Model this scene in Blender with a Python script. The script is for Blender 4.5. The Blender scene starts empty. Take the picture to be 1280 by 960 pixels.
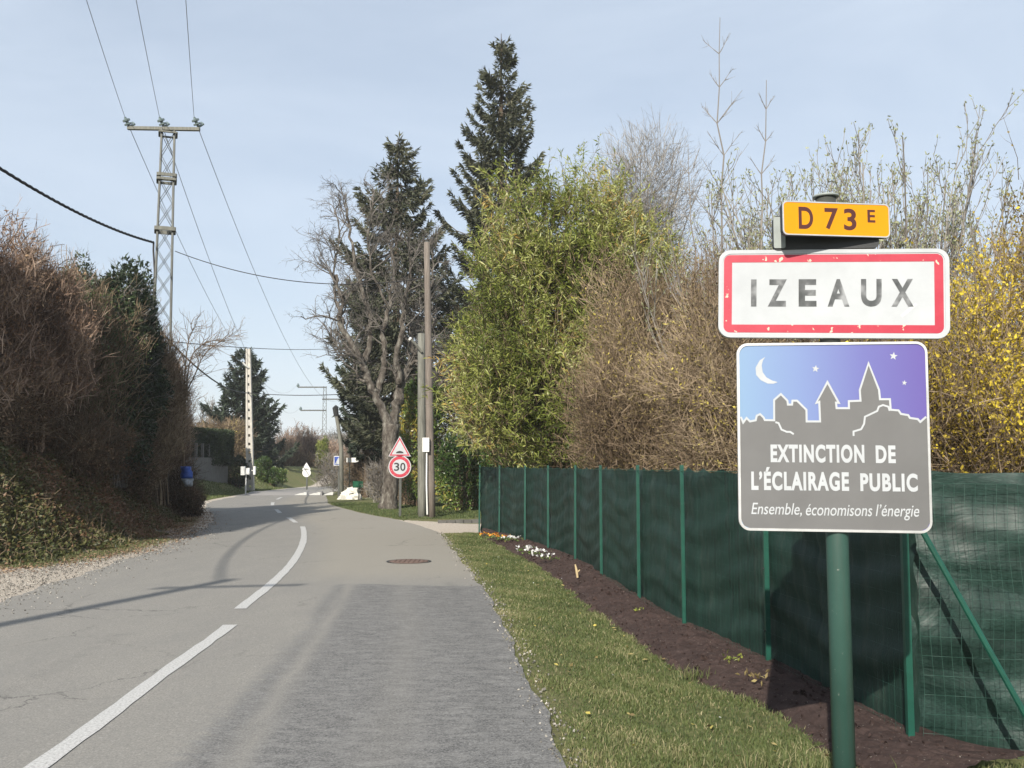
import bpy, math, random
import numpy as np
from mathutils import Vector, Matrix
from math import radians, sin, cos, pi, tan, atan

sc = bpy.context.scene
rng = np.random.default_rng(7)
random.seed(7)

# ------------------------------------------------------------------ camera
F = 1200.0; PITCH = atan(102/1200.0); CAMZ = 1.55
cd = bpy.data.cameras.new("camera"); cam = bpy.data.objects.new("camera", cd)
sc.collection.objects.link(cam); sc.camera = cam
cam.location = (0, 0, CAMZ); cam.rotation_euler = (pi/2 + PITCH, 0, 0)
cd.sensor_width = 36; cd.lens = F/1280*36; cd.clip_start = 0.05; cd.clip_end = 9000

# ------------------------------------------------------------------ world, sun, exposure
SD = Vector((0.31, 1.0, -0.645)).normalized()
elev = math.asin(-SD.z); azi = math.atan2(-SD.x, -SD.y)
w = bpy.data.worlds.new("World"); sc.world = w; w.use_nodes = True
nt = w.node_tree; nt.nodes.clear()
out = nt.nodes.new('ShaderNodeOutputWorld'); bg = nt.nodes.new('ShaderNodeBackground')
sky = nt.nodes.new('ShaderNodeTexSky'); sky.sky_type = 'NISHITA'; sky.sun_disc = False
sky.sun_elevation = elev; sky.sun_rotation = azi % (2*pi)
sky.air_density = 1.0; sky.dust_density = 1.2; sky.ozone_density = 1.6
# thin high cirrus: noise on the sky direction, mixed in as pale veil
tc = nt.nodes.new('ShaderNodeTexCoord'); mp = nt.nodes.new('ShaderNodeMapping')
mp.inputs['Scale'].default_value = (1.0, 1.6, 5.0); mp.inputs['Rotation'].default_value = (0.1, 0.35, 0.5)
nz = nt.nodes.new('ShaderNodeTexNoise'); nz.inputs['Scale'].default_value = 1.6; nz.inputs['Detail'].default_value = 7
nz.inputs['Roughness'].default_value = 0.55; nz.inputs['Distortion'].default_value = 0.6
rp = nt.nodes.new('ShaderNodeMapRange'); rp.inputs[1].default_value = 0.38; rp.inputs[2].default_value = 0.8
rp.inputs[3].default_value = 0.55; rp.inputs[4].default_value = 0.85
mx = nt.nodes.new('ShaderNodeMix'); mx.data_type = 'RGBA'
mx.inputs[7].default_value = (6.5, 7.4, 8.6, 1)
L = nt.links.new
L(tc.outputs['Generated'], mp.inputs[0]); L(mp.outputs[0], nz.inputs['Vector']); L(nz.outputs[0], rp.inputs[0])
L(rp.outputs[0], mx.inputs[0]); L(sky.outputs[0], mx.inputs[6]); L(mx.outputs[2], bg.inputs[0]); L(bg.outputs[0], out.inputs[0])
bg.inputs[1].default_value = 0.085
sd = bpy.data.lights.new("sun", 'SUN'); sd.energy = 5.0; sd.angle = radians(0.5); sd.color = (1, 0.93, 0.82)
so = bpy.data.objects.new("sun", sd); sc.collection.objects.link(so)
so.rotation_euler = SD.to_track_quat('-Z', 'Y').to_euler()
sc.view_settings.view_transform = 'Standard'; sc.view_settings.look = 'None'
sc.view_settings.gamma = 1; sc.view_settings.exposure = 0.5
sc.cycles.volume_step_rate = 10; sc.cycles.volume_bounces = 2
sc.cycles.max_bounces = 6; sc.cycles.transparent_max_bounces = 6

# ------------------------------------------------------------------ helpers
def P(px, py, Y):
    """world point at forward distance Y seen at photo pixel px, py"""
    a = atan((480-py)/F) ; t = tan(a+PITCH)
    zc = Y*cos(PITCH) + Y*t*sin(PITCH)
    return np.array([(px-640)/F*zc, Y, CAMZ + Y*t])
def G(px, py, z=0.0):
    a = atan((480-py)/F); t = tan(a+PITCH)
    return P(px, py, (z-CAMZ)/t)
def sm(t): t = np.clip(t, 0, 1); return t*t*(3-2*t)

def lin(*c):
    return tuple(((v/255)/12.92 if v/255 < .04045 else ((v/255+.055)/1.055)**2.4) for v in c)

class Geo:
    def __init__(s): s.V=[]; s.F=[]; s.C=[]; s.n=0
    def add(s, V, F, col=None):
        V = np.asarray(V, float).reshape(-1,3)
        if not isinstance(F, list): F = [F]
        for f in F: s.F.append(np.asarray(f, int) + s.n)
        s.V.append(V)
        if col is None: col = 0.5
        c = np.asarray(col, float)
        s.C.append(np.broadcast_to(c, (len(V),)) if c.ndim <= 1 else c)
        s.n += len(V); return s
    def mesh(s, name, org=(0,0,0), smooth=False):
        me = bpy.data.meshes.new(name)
        V = np.concatenate(s.V) - np.asarray(org)
        me.vertices.add(len(V)); me.vertices.foreach_set('co', V.astype(np.float32).ravel())
        loops = np.concatenate([f.ravel() for f in s.F]); tot = np.concatenate([np.full(len(f), f.shape[1]) for f in s.F])
        me.loops.add(len(loops)); me.loops.foreach_set('vertex_index', loops.astype(np.int32))
        st = np.concatenate([[0], np.cumsum(tot)[:-1]])
        me.polygons.add(len(tot)); me.polygons.foreach_set('loop_start', st.astype(np.int32))
        me.polygons.foreach_set('use_smooth', np.full(len(tot), bool(smooth)))
        me.update(calc_edges=True)
        a = me.attributes.new('tint', 'FLOAT', 'POINT')
        a.data.foreach_set('value', np.concatenate(s.C).astype(np.float32))
        return me

def root(name, loc, label, cat, group=None):
    o = bpy.data.objects.new(name, None); sc.collection.objects.link(o)
    o.location = tuple(float(v) for v in loc); o.empty_display_size = .2
    o['label'] = label; o['category'] = cat
    if group: o['group'] = group
    return o
def org(o):
    while o.parent: o = o.parent
    return np.array(o.location)
def part(name, g, mat, parent, smooth=False, stuff=False, label=None):
    me = g.mesh(name, org(parent), smooth) if isinstance(g, Geo) else g
    if mat and not len(me.materials): me.materials.append(mat)
    o = bpy.data.objects.new(name, me); sc.collection.objects.link(o); o.parent = parent
    if stuff: o['kind'] = 'stuff'
    if label: o['label'] = label
    return o
def single(name, g, mat, loc, label, cat, group=None, smooth=False):
    me = g.mesh(name, loc, smooth); me.materials.append(mat)
    o = bpy.data.objects.new(name, me); sc.collection.objects.link(o); o.location = tuple(float(v) for v in loc)
    o['label'] = label; o['category'] = cat
    if group: o['group'] = group
    return o
def struct(name, g, mat, kind='structure', smooth=False):
    me = g.mesh(name, (0,0,0), smooth); me.materials.append(mat)
    o = bpy.data.objects.new(name, me); sc.collection.objects.link(o); o['kind'] = kind
    return o
def copy_tree(o, parent=None):
    c = o.copy(); sc.collection.objects.link(c)
    if parent: c.parent = parent
    for ch in list(o.children): copy_tree(ch, c)
    return c

BOXF = np.array([[0,1,3,2],[4,6,7,5],[0,4,5,1],[2,3,7,6],[0,2,6,4],[1,5,7,3]])
def box(g, c, s, R=None, col=.5, taper=1.0):
    V = np.array([[x,y,z] for x in (-.5,.5) for y in (-.5,.5) for z in (-.5,.5)])
    V[:, :2] *= np.where(V[:,2:]>0, taper, 1.0)
    V = V*np.asarray(s)
    if R is not None: V = V @ np.asarray(R).T
    return g.add(V+np.asarray(c), BOXF, col)
def frame(d):
    d = np.asarray(d, float); d = d/np.linalg.norm(d)
    a = np.array([0,0,1.]) if abs(d[2]) < .9 else np.array([0,1.,0])
    u = np.cross(d, a); u /= np.linalg.norm(u); v = np.cross(u, d)
    return d, u, v
def beam(g, a, b, w, h=None, col=.5):
    a = np.asarray(a, float); b = np.asarray(b, float); h = h or w
    d, u, v = frame(b-a)
    return box(g, (a+b)/2, (w, h, np.linalg.norm(b-a)), np.stack([u, v, d], 1), col)
def tube(g, pts, rad, n=8, cap=True, col=.5, jit=0):
    pts = np.asarray(pts, float); m = len(pts); rad = np.broadcast_to(np.asarray(rad, float), (m,))
    T = np.gradient(pts, axis=0); T /= np.linalg.norm(T, axis=1)[:,None]+1e-9
    _, u, _ = frame(T[0]); V=[]
    for i in range(m):
        u = u - T[i]*np.dot(u, T[i]); u /= np.linalg.norm(u); v = np.cross(T[i], u)
        th = np.linspace(0, 2*pi, n, endpoint=False)
        r = rad[i]*(1+jit*rng.standard_normal(n)) if jit else rad[i]*np.ones(n)
        V.append(pts[i] + (np.cos(th)*r)[:,None]*u + (np.sin(th)*r)[:,None]*v)
    V = np.concatenate(V); k = np.arange(n); q=[]
    for i in range(m-1):
        q.append(np.stack([i*n+k, i*n+(k+1)%n, (i+1)*n+(k+1)%n, (i+1)*n+k], 1))
    Fs = [np.concatenate(q)]
    if cap: Fs.append(np.array([k[::-1]])); Fs.append(np.array([(m-1)*n+k]))
    return g.add(V, Fs, col)
def smooth_path(pts, n=6):
    pts = np.asarray(pts, float); p = np.vstack([2*pts[0]-pts[1], pts, 2*pts[-1]-pts[-2]]); o=[]
    for i in range(1, len(p)-2):
        for t in np.linspace(0, 1, n, endpoint=False):
            a,b,c,d = p[i-1],p[i],p[i+1],p[i+2]
            o.append(.5*((2*b)+(-a+c)*t+(2*a-5*b+4*c-d)*t*t+(-a+3*b-3*c+d)*t**3))
    o.append(pts[-1]); return np.array(o)
def unit(a): return a/(np.linalg.norm(a, axis=-1, keepdims=True)+1e-9)
def segs(g, A, B, ra, rb, sides=3, col=.5):
    """many straight twig pieces at once"""
    N = len(A); 
    if N == 0: return g
    d = unit(B-A); r = unit(rng.standard_normal((N,3))); u = unit(np.cross(d, r)); v = np.cross(d, u)
    ra = np.broadcast_to(ra,(N,)); rb = np.broadcast_to(rb,(N,)); col = np.broadcast_to(np.asarray(col,float),(N,))
    if sides == 2:
        V = np.stack([A+u*ra[:,None], A-u*ra[:,None], B-u*rb[:,None], B+u*rb[:,None]], 1).reshape(-1,3)
        return g.add(V, np.arange(4*N).reshape(N,4), np.repeat(col, 4))
    rings=[]
    for k in range(sides):
        th = 2*pi*k/sides; dirv = u*cos(th)+v*sin(th)
        rings.append((A+dirv*ra[:,None], B+dirv*rb[:,None]))
    V = np.stack([r[0] for r in rings]+[r[1] for r in rings], 1).reshape(-1,3)
    b = np.arange(N)[:,None]*2*sides; q=[]
    for k in range(sides):
        k2=(k+1)%sides
        q.append(np.concatenate([b+k, b+k2, b+sides+k2, b+sides+k],1))
    return g.add(V, np.concatenate(q), np.repeat(col, 2*sides))
def leaves(g, Pp, D, Ln, Wd, col, flat=None, droop=0):
    """one diamond-shaped leaf per point"""
    N = len(Pp); Ln = np.broadcast_to(Ln,(N,))[:,None]; Wd = np.broadcast_to(Wd,(N,))[:,None]
    D = unit(D); r = rng.standard_normal((N,3))
    if flat is not None: r = r*(1-flat) + np.cross(D, np.array([0,0,1.]))*flat*2
    s = unit(r - D*np.sum(r*D,1,keepdims=True)); nrm = np.cross(D, s)
    V = np.stack([Pp, Pp+D*Ln*.45+s*Wd*.5, Pp+D*Ln + nrm*Ln*.12 - np.array([0,0,1.])*droop*Ln, Pp+D*Ln*.45-s*Wd*.5],1).reshape(-1,3)
    return g.add(V, np.arange(4*N).reshape(N,4), np.repeat(np.broadcast_to(col,(N,)),4))
def grow(Pp, D, Ln, R, nseg=4, wob=.2, trop=(0,0,0), taper=.4):
    N = len(Pp); X = np.array(Pp, float); D = unit(np.array(D, float)); path=[X.copy()]
    Ln = np.broadcast_to(Ln,(N,)); R = np.broadcast_to(R,(N,))
    for i in range(nseg):
        D = unit(D + wob*rng.standard_normal((N,3)) + np.asarray(trop)/nseg)
        X = X + D*(Ln/nseg)[:,None]; path.append(X.copy())
    rad = R[:,None]*np.linspace(1, taper, nseg+1)[None]
    return np.stack(path,1), rad, Ln
def put(g, br, sides=3, col=.5, keep=None):
    path, rad, _ = br; N, m, _ = path.shape
    A = path[:,:-1].reshape(-1,3); B = path[:,1:].reshape(-1,3); ra = rad[:,:-1].ravel(); rb = rad[:,1:].ravel()
    c = np.repeat(np.broadcast_to(np.asarray(col,float),(N,)), m-1)
    if keep is not None: k = keep(B); A,B,ra,rb,c = A[k],B[k],ra[k],rb[k],c[k]
    segs(g, A, B, ra, rb, sides, c)
def spawn(br, n, t0=.2, t1=1., ang=.8, lenr=.5, radr=.6, jl=.4):
    path, rad, Ln = br; N, m, _ = path.shape
    i = np.repeat(np.arange(N), n); t = rng.uniform(t0, t1, len(i)); f = t*(m-1); k = np.minimum(f.astype(int), m-2); fr=(f-k)[:,None]
    p = path[i,k]*(1-fr)+path[i,k+1]*fr; d = unit(path[i,k+1]-path[i,k])
    r = rng.standard_normal((len(i),3)); r = unit(r - d*np.sum(r*d,1,keepdims=True))
    a = ang*(1+.3*rng.standard_normal(len(i)))[:,None]
    D = d*np.cos(a)+r*np.sin(a)
    L2 = Ln[i]*lenr*(1.15-.5*t)*(1+jl*rng.uniform(-1,1,len(i)))
    return p, D, L2, rad[i,k]*radr
def rand_ell(n, c, r, lo=.55, lump=.12):
    d = unit(rng.standard_normal((n,3))); q = rng.uniform(lo,1,n)**.7
    ph = c[0]*3.1+c[1]
    lumpv = 1+lump*(np.sin(d[:,0]*5+ph)+np.sin(d[:,1]*6+ph*2)*.7+np.sin(d[:,2]*7+ph*.7)+np.sin((d[:,0]+d[:,2])*13+ph)*.5)
    return np.asarray(c)+d*(q*lumpv)[:,None]*np.asarray(r), d

# ------------------------------------------------------------------ materials
def nodes(name, rough=.7, spec=.3):
    m = bpy.data.materials.new(name); m.use_nodes = True; n = m.node_tree
    b = n.nodes['Principled BSDF']; b.inputs['Roughness'].default_value = rough
    b.inputs['Specular IOR Level'].default_value = spec
    return m, n, b
def noise(n, scale, detail=4, rough=.6, vec=None, mscale=None, dist=0):
    t = n.nodes.new('ShaderNodeTexNoise'); t.inputs['Scale'].default_value = scale; t.inputs['Detail'].default_value = detail
    t.inputs['Roughness'].default_value = rough; t.inputs['Distortion'].default_value = dist
    c = n.nodes.new('ShaderNodeTexCoord'); v = c.outputs['Object']
    if mscale:
        mpn = n.nodes.new('ShaderNodeMapping'); mpn.inputs['Scale'].default_value = mscale
        n.links.new(v, mpn.inputs[0]); v = mpn.outputs[0]
    n.links.new(v, t.inputs['Vector']); return t.outputs[0]
def ramp(n, fac, stops):
    r = n.nodes.new('ShaderNodeValToRGB'); e = r.color_ramp.elements
    while len(e) < len(stops): e.new(0.5)
    for i,(p,c) in enumerate(stops): e[i].position = p; e[i].color = (*c[:3],1)
    n.links.new(fac, r.inputs[0]); return r.outputs[0]
def mixc(n, fac, a, b, mode='MIX'):
    m = n.nodes.new('ShaderNodeMix'); m.data_type='RGBA'; m.blend_type = mode
    for s,v in ((0,fac),(6,a),(7,b)):
        if hasattr(v,'links'): n.links.new(v, m.inputs[s])
        elif s==0: m.inputs[0].default_value = v
        else: m.inputs[s].default_value = (*v[:3],1)
    return m.outputs[2]
def math_(n, op, a, b=0, clamp=False):
    m = n.nodes.new('ShaderNodeMath'); m.operation = op; m.use_clamp = clamp
    for i,v in enumerate((a,b)):
        if hasattr(v,'links'): n.links.new(v, m.inputs[i])
        else: m.inputs[i].default_value = v
    return m.outputs[0]
def mrange(n, v, a, b, c=0, d=1):
    m = n.nodes.new('ShaderNodeMapRange'); n.links.new(v, m.inputs[0])
    for i,x in enumerate((a,b,c,d)): m.inputs[i+1].default_value = x
    return m.outputs[0]
def bump(n, b, h, s=.3, d=.01):
    q = n.nodes.new('ShaderNodeBump'); q.inputs['Strength'].default_value = s; q.inputs['Distance'].default_value = d
    n.links.new(h, q.inputs['Height']); n.links.new(q.outputs[0], b.inputs['Normal'])
def attr(n, name):
    a = n.nodes.new('ShaderNodeAttribute'); a.attribute_name = name; return a
def simple(name, col, rough=.6, spec=.3, metal=0, var=.25, vscale=6, bs=0, bscale=60, mscale=None):
    m, n, b = nodes(name, rough, spec); b.inputs['Metallic'].default_value = metal
    f = noise(n, vscale, 5, .65, mscale=mscale)
    dk = tuple(v*(1-var) for v in col); lt = tuple(min(1,v*(1+var)) for v in col)
    n.links.new(ramp(n, f, [(.3,dk),(.7,lt)]), b.inputs['Base Color'])
    if bs: bump(n, b, noise(n, bscale, 4, .6, mscale=mscale), bs)
    return m
def tinted(name, stops, rough=.6, spec=.25, trans=0.0, nscale=0):
    """colour from the per-leaf 'tint' value"""
    m, n, b = nodes(name, rough, spec)
    f = attr(n,'tint').outputs['Fac']
    if nscale: f = math_(n,'ADD', f, mrange(n, noise(n, nscale, 3), .3,.7,-.18,.18), True)
    c = ramp(n, f, stops); n.links.new(c, b.inputs['Base Color'])
    if trans:
        t = n.nodes.new('ShaderNodeBsdfTranslucent'); n.links.new(c, t.inputs[0])
        mxs = n.nodes.new('ShaderNodeMixShader'); mxs.inputs[0].default_value = trans
        n.links.new(b.outputs[0], mxs.inputs[1]); n.links.new(t.outputs[0], mxs.inputs[2])
        n.links.new(mxs.outputs[0], n.nodes['Material Output'].inputs['Surface'])
    return m
M = {}
M['twig_brown'] = tinted('brown twig bark', [(0,(.035,.026,.018)),(.5,(.14,.10,.066)),(1,(.31,.24,.16))], .8)
M['twig_grey'] = tinted('grey twig bark', [(0,(.05,.043,.037)),(.5,(.16,.145,.13)),(1,(.32,.30,.27))], .8)
M['twig_red'] = tinted('reddish twig bark', [(0,(.045,.03,.023)),(.5,(.205,.142,.108)),(1,(.40,.30,.225))], .8)
M['leaf_brown'] = tinted('dead brown leaf', [(0,(.07,.037,.024)),(.5,(.20,.12,.075)),(1,(.42,.30,.19))], .7, trans=.2)
M['leaf_tan'] = tinted('tan dry leaf', [(0,(.08,.058,.028)),(.5,(.20,.15,.07)),(.8,(.34,.28,.12)),(1,(.55,.46,.10))], .7, trans=.2)
M['leaf_bamboo'] = tinted('long yellow green leaf', [(0,(.05,.07,.012)),(.4,(.18,.22,.04)),(.7,(.36,.38,.10)),(.9,(.50,.52,.26)),(1,(.46,.31,.08))], .45, .4, trans=.3)
M['leaf_laurel'] = tinted('glossy laurel leaf', [(0,(.02,.045,.01)),(.5,(.07,.12,.025)),(.85,(.17,.24,.06)),(1,(.35,.28,.05))], .35, .5, trans=.2)
M['leaf_dark'] = tinted('dark evergreen leaf', [(0,(.012,.02,.01)),(.6,(.04,.06,.028)),(1,(.09,.11,.05))], .6, .3, trans=.1)
M['needle'] = tinted('spruce needles', [(0,(.028,.036,.021)),(.5,(.08,.088,.055)),(.8,(.14,.14,.092)),(.92,(.17,.14,.09)),(1,(.22,.15,.09))], .7, .2)
M['needle_blue'] = tinted('dark fir needles', [(0,(.014,.022,.016)),(.6,(.045,.062,.042)),(1,(.09,.115,.075))], .7, .2)
M['leaf_yellow'] = tinted('forsythia blossom', [(0,(.14,.10,.03)),(.4,(.40,.30,.05)),(.7,(.72,.56,.05)),(1,(.85,.70,.07))], .6, trans=.3)
M['bud'] = tinted('pale opening bud', [(0,(.12,.12,.05)),(1,(.42,.45,.26))], .6, trans=.2)
M['leaf_ivy'] = tinted('bramble and ivy leaf', [(0,(.03,.036,.013)),(.35,(.07,.082,.026)),(.6,(.125,.12,.045)),(.8,(.16,.095,.05)),(1,(.22,.12,.07))], .5, .4, trans=.15)
M['grass'] = tinted('grass blade', [(0,(.05,.072,.026)),(.4,(.095,.126,.043)),(.7,(.14,.165,.06)),(1,(.34,.30,.17))], .6, .3, trans=.25)
M['bark'] = None
m,n,b = nodes('lichened bark', .9, .2)
f = noise(n, 7, 8, .7, mscale=(1,1,.45)); n.links.new(ramp(n, f, [(.36,(.04,.034,.028)),(.52,(.115,.10,.085)),(.68,(.26,.25,.215))]), b.inputs['Base Color'])
bump(n,b,noise(n,18,6,.7,mscale=(1,1,.3)),.9,.05); M['bark']=m
M['galv'] = simple('weathered galvanised steel', (.07,.074,.067), .55, .5, .3, .3, 5)
M['green_steel'] = simple('dark green painted steel', (.008,.064,.044), .4, .5, 0, .2, 9)
m,n,b = nodes('grey green painted post', .45, .4)
f = noise(n, 5, 6, .6, mscale=(1,1,.5)); g2 = noise(n, 60, 5, .7)
c = ramp(n, f, [(.3,(.027,.068,.055)),(.7,(.037,.088,.072))]); c = mixc(n, mrange(n,g2,.66,.72), c, (.25,.27,.24))
st = noise(n, 3, 6, .7, mscale=(9,9,.5)); c = mixc(n, mrange(n,st,.5,.75,0,.45), c, (.05,.06,.05))
n.links.new(c,b.inputs['Base Color']); bump(n,b,g2,.15,.01); M['post']=m
M['alu'] = simple('brushed aluminium rim', (.62,.62,.62), .35, .5, .6, .15, 12)
M['dark_metal'] = simple('dark grey sign back', (.03,.032,.034), .5, .4, 0, .2, 8)
M['grey_metal'] = simple('pale grey sign back', (.28,.31,.30), .5, .4, 0, .12, 8)
M['white'] = simple('dusty white enamel', (.42,.44,.46), .8, .1, 0, .06, 7)
m,n,b = nodes('faded red film', .4, .4)
f = noise(n, 9, 6, .7); c = ramp(n, f, [(.3,(.36,.022,.045)),(.7,(.43,.040,.065))])
fl = math_(n,'MULTIPLY', mrange(n, noise(n, 34, 3,.5), .66,.68), 1); c = mixc(n, fl, c, (.62,.45,.36))
n.links.new(c,b.inputs['Base Color']); M['red']=m
m,n,b = nodes('faded black lettering', .5, .3)
f = noise(n, 11, 3, .5); n.links.new(ramp(n, f, [(.38,(.045,.05,.052)),(.52,(.09,.095,.10)),(.66,(.26,.27,.28))]), b.inputs['Base Color']); M['letter']=m
M['amber'] = simple('amber yellow film', (.62,.26,.008), .7, .15, 0, .05, 5)
M['brown_letter'] = simple('dark brown lettering', (.07,.022,.02), .5, .3, 0, .1, 8)
M['black'] = simple('black print', (.03,.03,.032), .5, .3, 0, .1, 8)
M['panel_grey'] = simple('grey print', (.135,.135,.136), .6, .25, 0, .10, 3)
m,n,b = nodes('night sky print', .42, .4)
tcn = n.nodes.new('ShaderNodeTexCoord'); sp = n.nodes.new('ShaderNodeSeparateXYZ'); n.links.new(tcn.outputs['Generated'], sp.inputs[0])
f = math_(n,'ADD', math_(n,'MULTIPLY', sp.outputs[0], .9), math_(n,'MULTIPLY', sp.outputs[2], .06))
n.links.new(ramp(n, f, [(0,(.18,.29,.43)),(.35,(.15,.21,.40)),(.66,(.115,.12,.33)),(1,(.10,.068,.27))]), b.inputs['Base Color']); M['night']=m
M['netting'] = None
m,n,b = nodes('green shade netting', .55, .35)
f = noise(n, 1.3, 5, .6, mscale=(1,1,2)); dirt = noise(n, 5, 6, .75, mscale=(1,1,.15))
c = ramp(n, f, [(.3,(.009,.025,.019)),(.7,(.016,.041,.032))]); c = mixc(n, mrange(n, dirt,.56,.72,0,.30), c, (.13,.15,.125))
wv = noise(n, 160, 2, .5, mscale=(1,1,.25)); c = mixc(n, mrange(n,wv,.35,.65,0,.45), c, (.004,.014,.011))
n.links.new(c,b.inputs['Base Color']); bump(n,b,wv,.5,.004)
t = n.nodes.new('ShaderNodeBsdfTranslucent'); t.inputs[0].default_value=(.02,.10,.07,1)
mxs=n.nodes.new('ShaderNodeMixShader'); mxs.inputs[0].default_value=.04
n.links.new(b.outputs[0],mxs.inputs[1]); n.links.new(t.outputs[0],mxs.inputs[2]); n.links.new(mxs.outputs[0],n.nodes['Material Output'].inputs['Surface'])
M['netting']=m
m,n,b = nodes('sun-toned creased shade netting', .5, .35)  # same netting, colour toned separately to allow for stronger sun on this run
f = noise(n,2.1,7,.65,mscale=(1,1,2.2)); c = ramp(n,f,[(.35,(.008,.024,.019)),(.55,(.018,.045,.037)),(.75,(.034,.070,.060))]); wv=noise(n,170,2,.5,mscale=(.3,1,1))
c = mixc(n, mrange(n,wv,.35,.65,0,.5), c, (.003,.008,.007)); n.links.new(c,b.inputs['Base Color']); bump(n,b,noise(n,1.6,5,.55,mscale=(.7,1,1.5),dist=.6),.4,.10); M['netting_sun_tone']=m
m,n,b = nodes('dark moist soil', .95, .15)
f = noise(n, 9, 8, .75); c = ramp(n, f, [(.3,(.034,.023,.021)),(.55,(.066,.045,.040)),(.75,(.105,.074,.066))])
c = mixc(n, mrange(n, noise(n,70,2,.5),.70,.73), c, (.28,.25,.22))
n.links.new(c,b.inputs['Base Color']); bump(n,b,noise(n,40,8,.75),.8,.03); M['soil']=m
M['wood_grey'] = simple('weathered grey pole timber', (.17,.17,.148), .85, .2, 0, .35, 6, .6, 20, (4,4,.3))
M['wood_brown'] = simple('brown creosoted pole timber', (.17,.145,.125), .85, .2, 0, .3, 6, .6, 20, (4,4,.3))
M['concrete'] = simple('pale pole concrete', (.44,.42,.38), .85, .2, 0, .18, 3, .3, 30)
M['cable'] = simple('black rubber cable', (.02,.02,.022), .6, .3, 0, .1, 8)
M['wire'] = simple('dull conductor wire', (.30,.32,.34), .5, .4, .3, .1, 8)
M['glass_ins'] = simple('grey green insulator glass', (.13,.17,.17), .3, .6, 0, .2, 20)
M['rust'] = simple('rusty cast iron', (.15,.10,.08), .7, .3, 0, .35, 30, .4, 60)
M['red_pale']=None
M['stone_white'] = simple('whitewashed stone', (.60,.585,.53), .8, .2, 0, .12, 9, .5, 20)
M['green_plate'] = simple('green enamel plate', (.01,.12,.055), .5, .3, 0, .1, 6)
M['blue_plastic'] = simple('blue plastic sheet', (.02,.075,.35), .4, .5, 0, .3, 8, .4, 12)
M['pale_plastic'] = simple('pale plastic sheet', (.35,.38,.42), .5, .4, 0, .3, 8, .4, 12)
M['white_pl'] = simple('white plastic box', (.68,.68,.66), .5, .4, 0, .08, 6)
M['render_wall'] = simple('grey rendered wall', (.13,.127,.12), .9, .2, 0, .2, 4, .3, 30)  # albedo lowered to stand in for shade on the garden wall
M['blue_sign'] = simple('blue sign film', (.03,.07,.32), .45, .4, 0, .1, 6)
M['petal_white'] = tinted('white petal', [(0,(.5,.5,.48)),(1,(.85,.85,.85))], .6, trans=.2)
M['petal_orange'] = tinted('orange and yellow petal', [(0,(.45,.10,.03)),(.5,(.7,.30,.04)),(1,(.8,.6,.08))], .6, trans=.2)
M['peg'] = simple('pale split wood', (.48,.38,.22), .8, .2, 0, .2, 8)

# ------------------------------------------------------------------ road edges (real plan coordinates, metres)
Lp = np.array([(-5.0,-30),(-5.2,-12),(-5.4,0),(-5.5,5),(-5.65,8.5),(-5.8,10.9),(-6.15,14),(-6.7,19),(-7.95,25.5),(-9.6,31),(-11.4,36),(-12.8,41),(-13.6,46.5),(-14.9,60),(-14.6,70),(-12,79),(-5,86),(8,91),(40,97),(90,100)],float)
Rp = np.array([(1.6,-30),(1.0,-12),(.6,0),(.29,4.92),(0,8.5),(-.22,11),(-.58,14),(-1.18,18.5),(-1.75,22.6),(-3.2,27.4),(-4.7,31.0),(-6.1,35),(-7.3,38.7),(-8.2,43),(-10.4,55),(-10.0,63),(-7.5,69),(-1,75),(10,79),(40,85),(90,88)],float)[:20]
def resample(p, n):
    s = smooth_path(p, 10); return s
Ls = resample(Lp,0); Rs = resample(Rp,0)
XL = lambda y: np.interp(y, Ls[:,1][:150], Ls[:,0][:150])
def edge_x(y, side):
    s = Ls if side=='L' else Rs
    k = np.argmax(np.diff(s[:,1])<=0) if np.any(np.diff(s[:,1])<=0) else len(s)
    return np.interp(y, s[:k or len(s),1], s[:k or len(s),0])
FOOT_Y = [-30,5,12,14.7,17.2,20.6,25.5,32,36,41,47,60,72,84]
FOOT_X = [-8.6,-8.5,-8.2,-7.75,-7.35,-7.7,-8.8,-10.8,-13.2,-14.2,-14.6,-15.8,-15.5,-12]
def H(x, y):
    x = np.asarray(x,float); y = np.asarray(y,float)
    d = np.interp(y, FOOT_Y, FOOT_X) - x
    near = sm((37-y)/6)
    h = 1.85*sm(d/2.6)*near + 1.5*sm(d/3.4)*(1-near)*sm((90-y)/10)
    dr = sm((y-66)/14)*sm((x+17)/6)*.5
    h = h + .25*sm((y-88)/12)*0 
    # small unevenness off the road
    off = sm((edge_x(np.clip(y,-30,60),'L')-x)/1.0)+sm((x-edge_x(np.clip(y,-30,60),'R')-.3)/1.5)
    h = h + .02*np.sin(x*2.3+1)*np.sin(y*1.7)*np.clip(off,0,1)
    return h
# the flower bed of bare soil along the fence
FENCE = np.array([(2.16,5.28),(1.90,7.15),(1.60,8.9),(1.40,10.5),(1.20,12.7),(1.0,14.9),(.66,16.9),(.28,18.7),(-.24,20.7),(-.72,22.3)])
BED = np.array([G(1130,1010)[:2],G(1040,945)[:2],G(960,893)[:2],G(880,860)[:2],G(800,808)[:2],G(725,752)[:2],G(690,722)[:2],G(640,692)[:2],G(600,671)[:2]])

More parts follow.
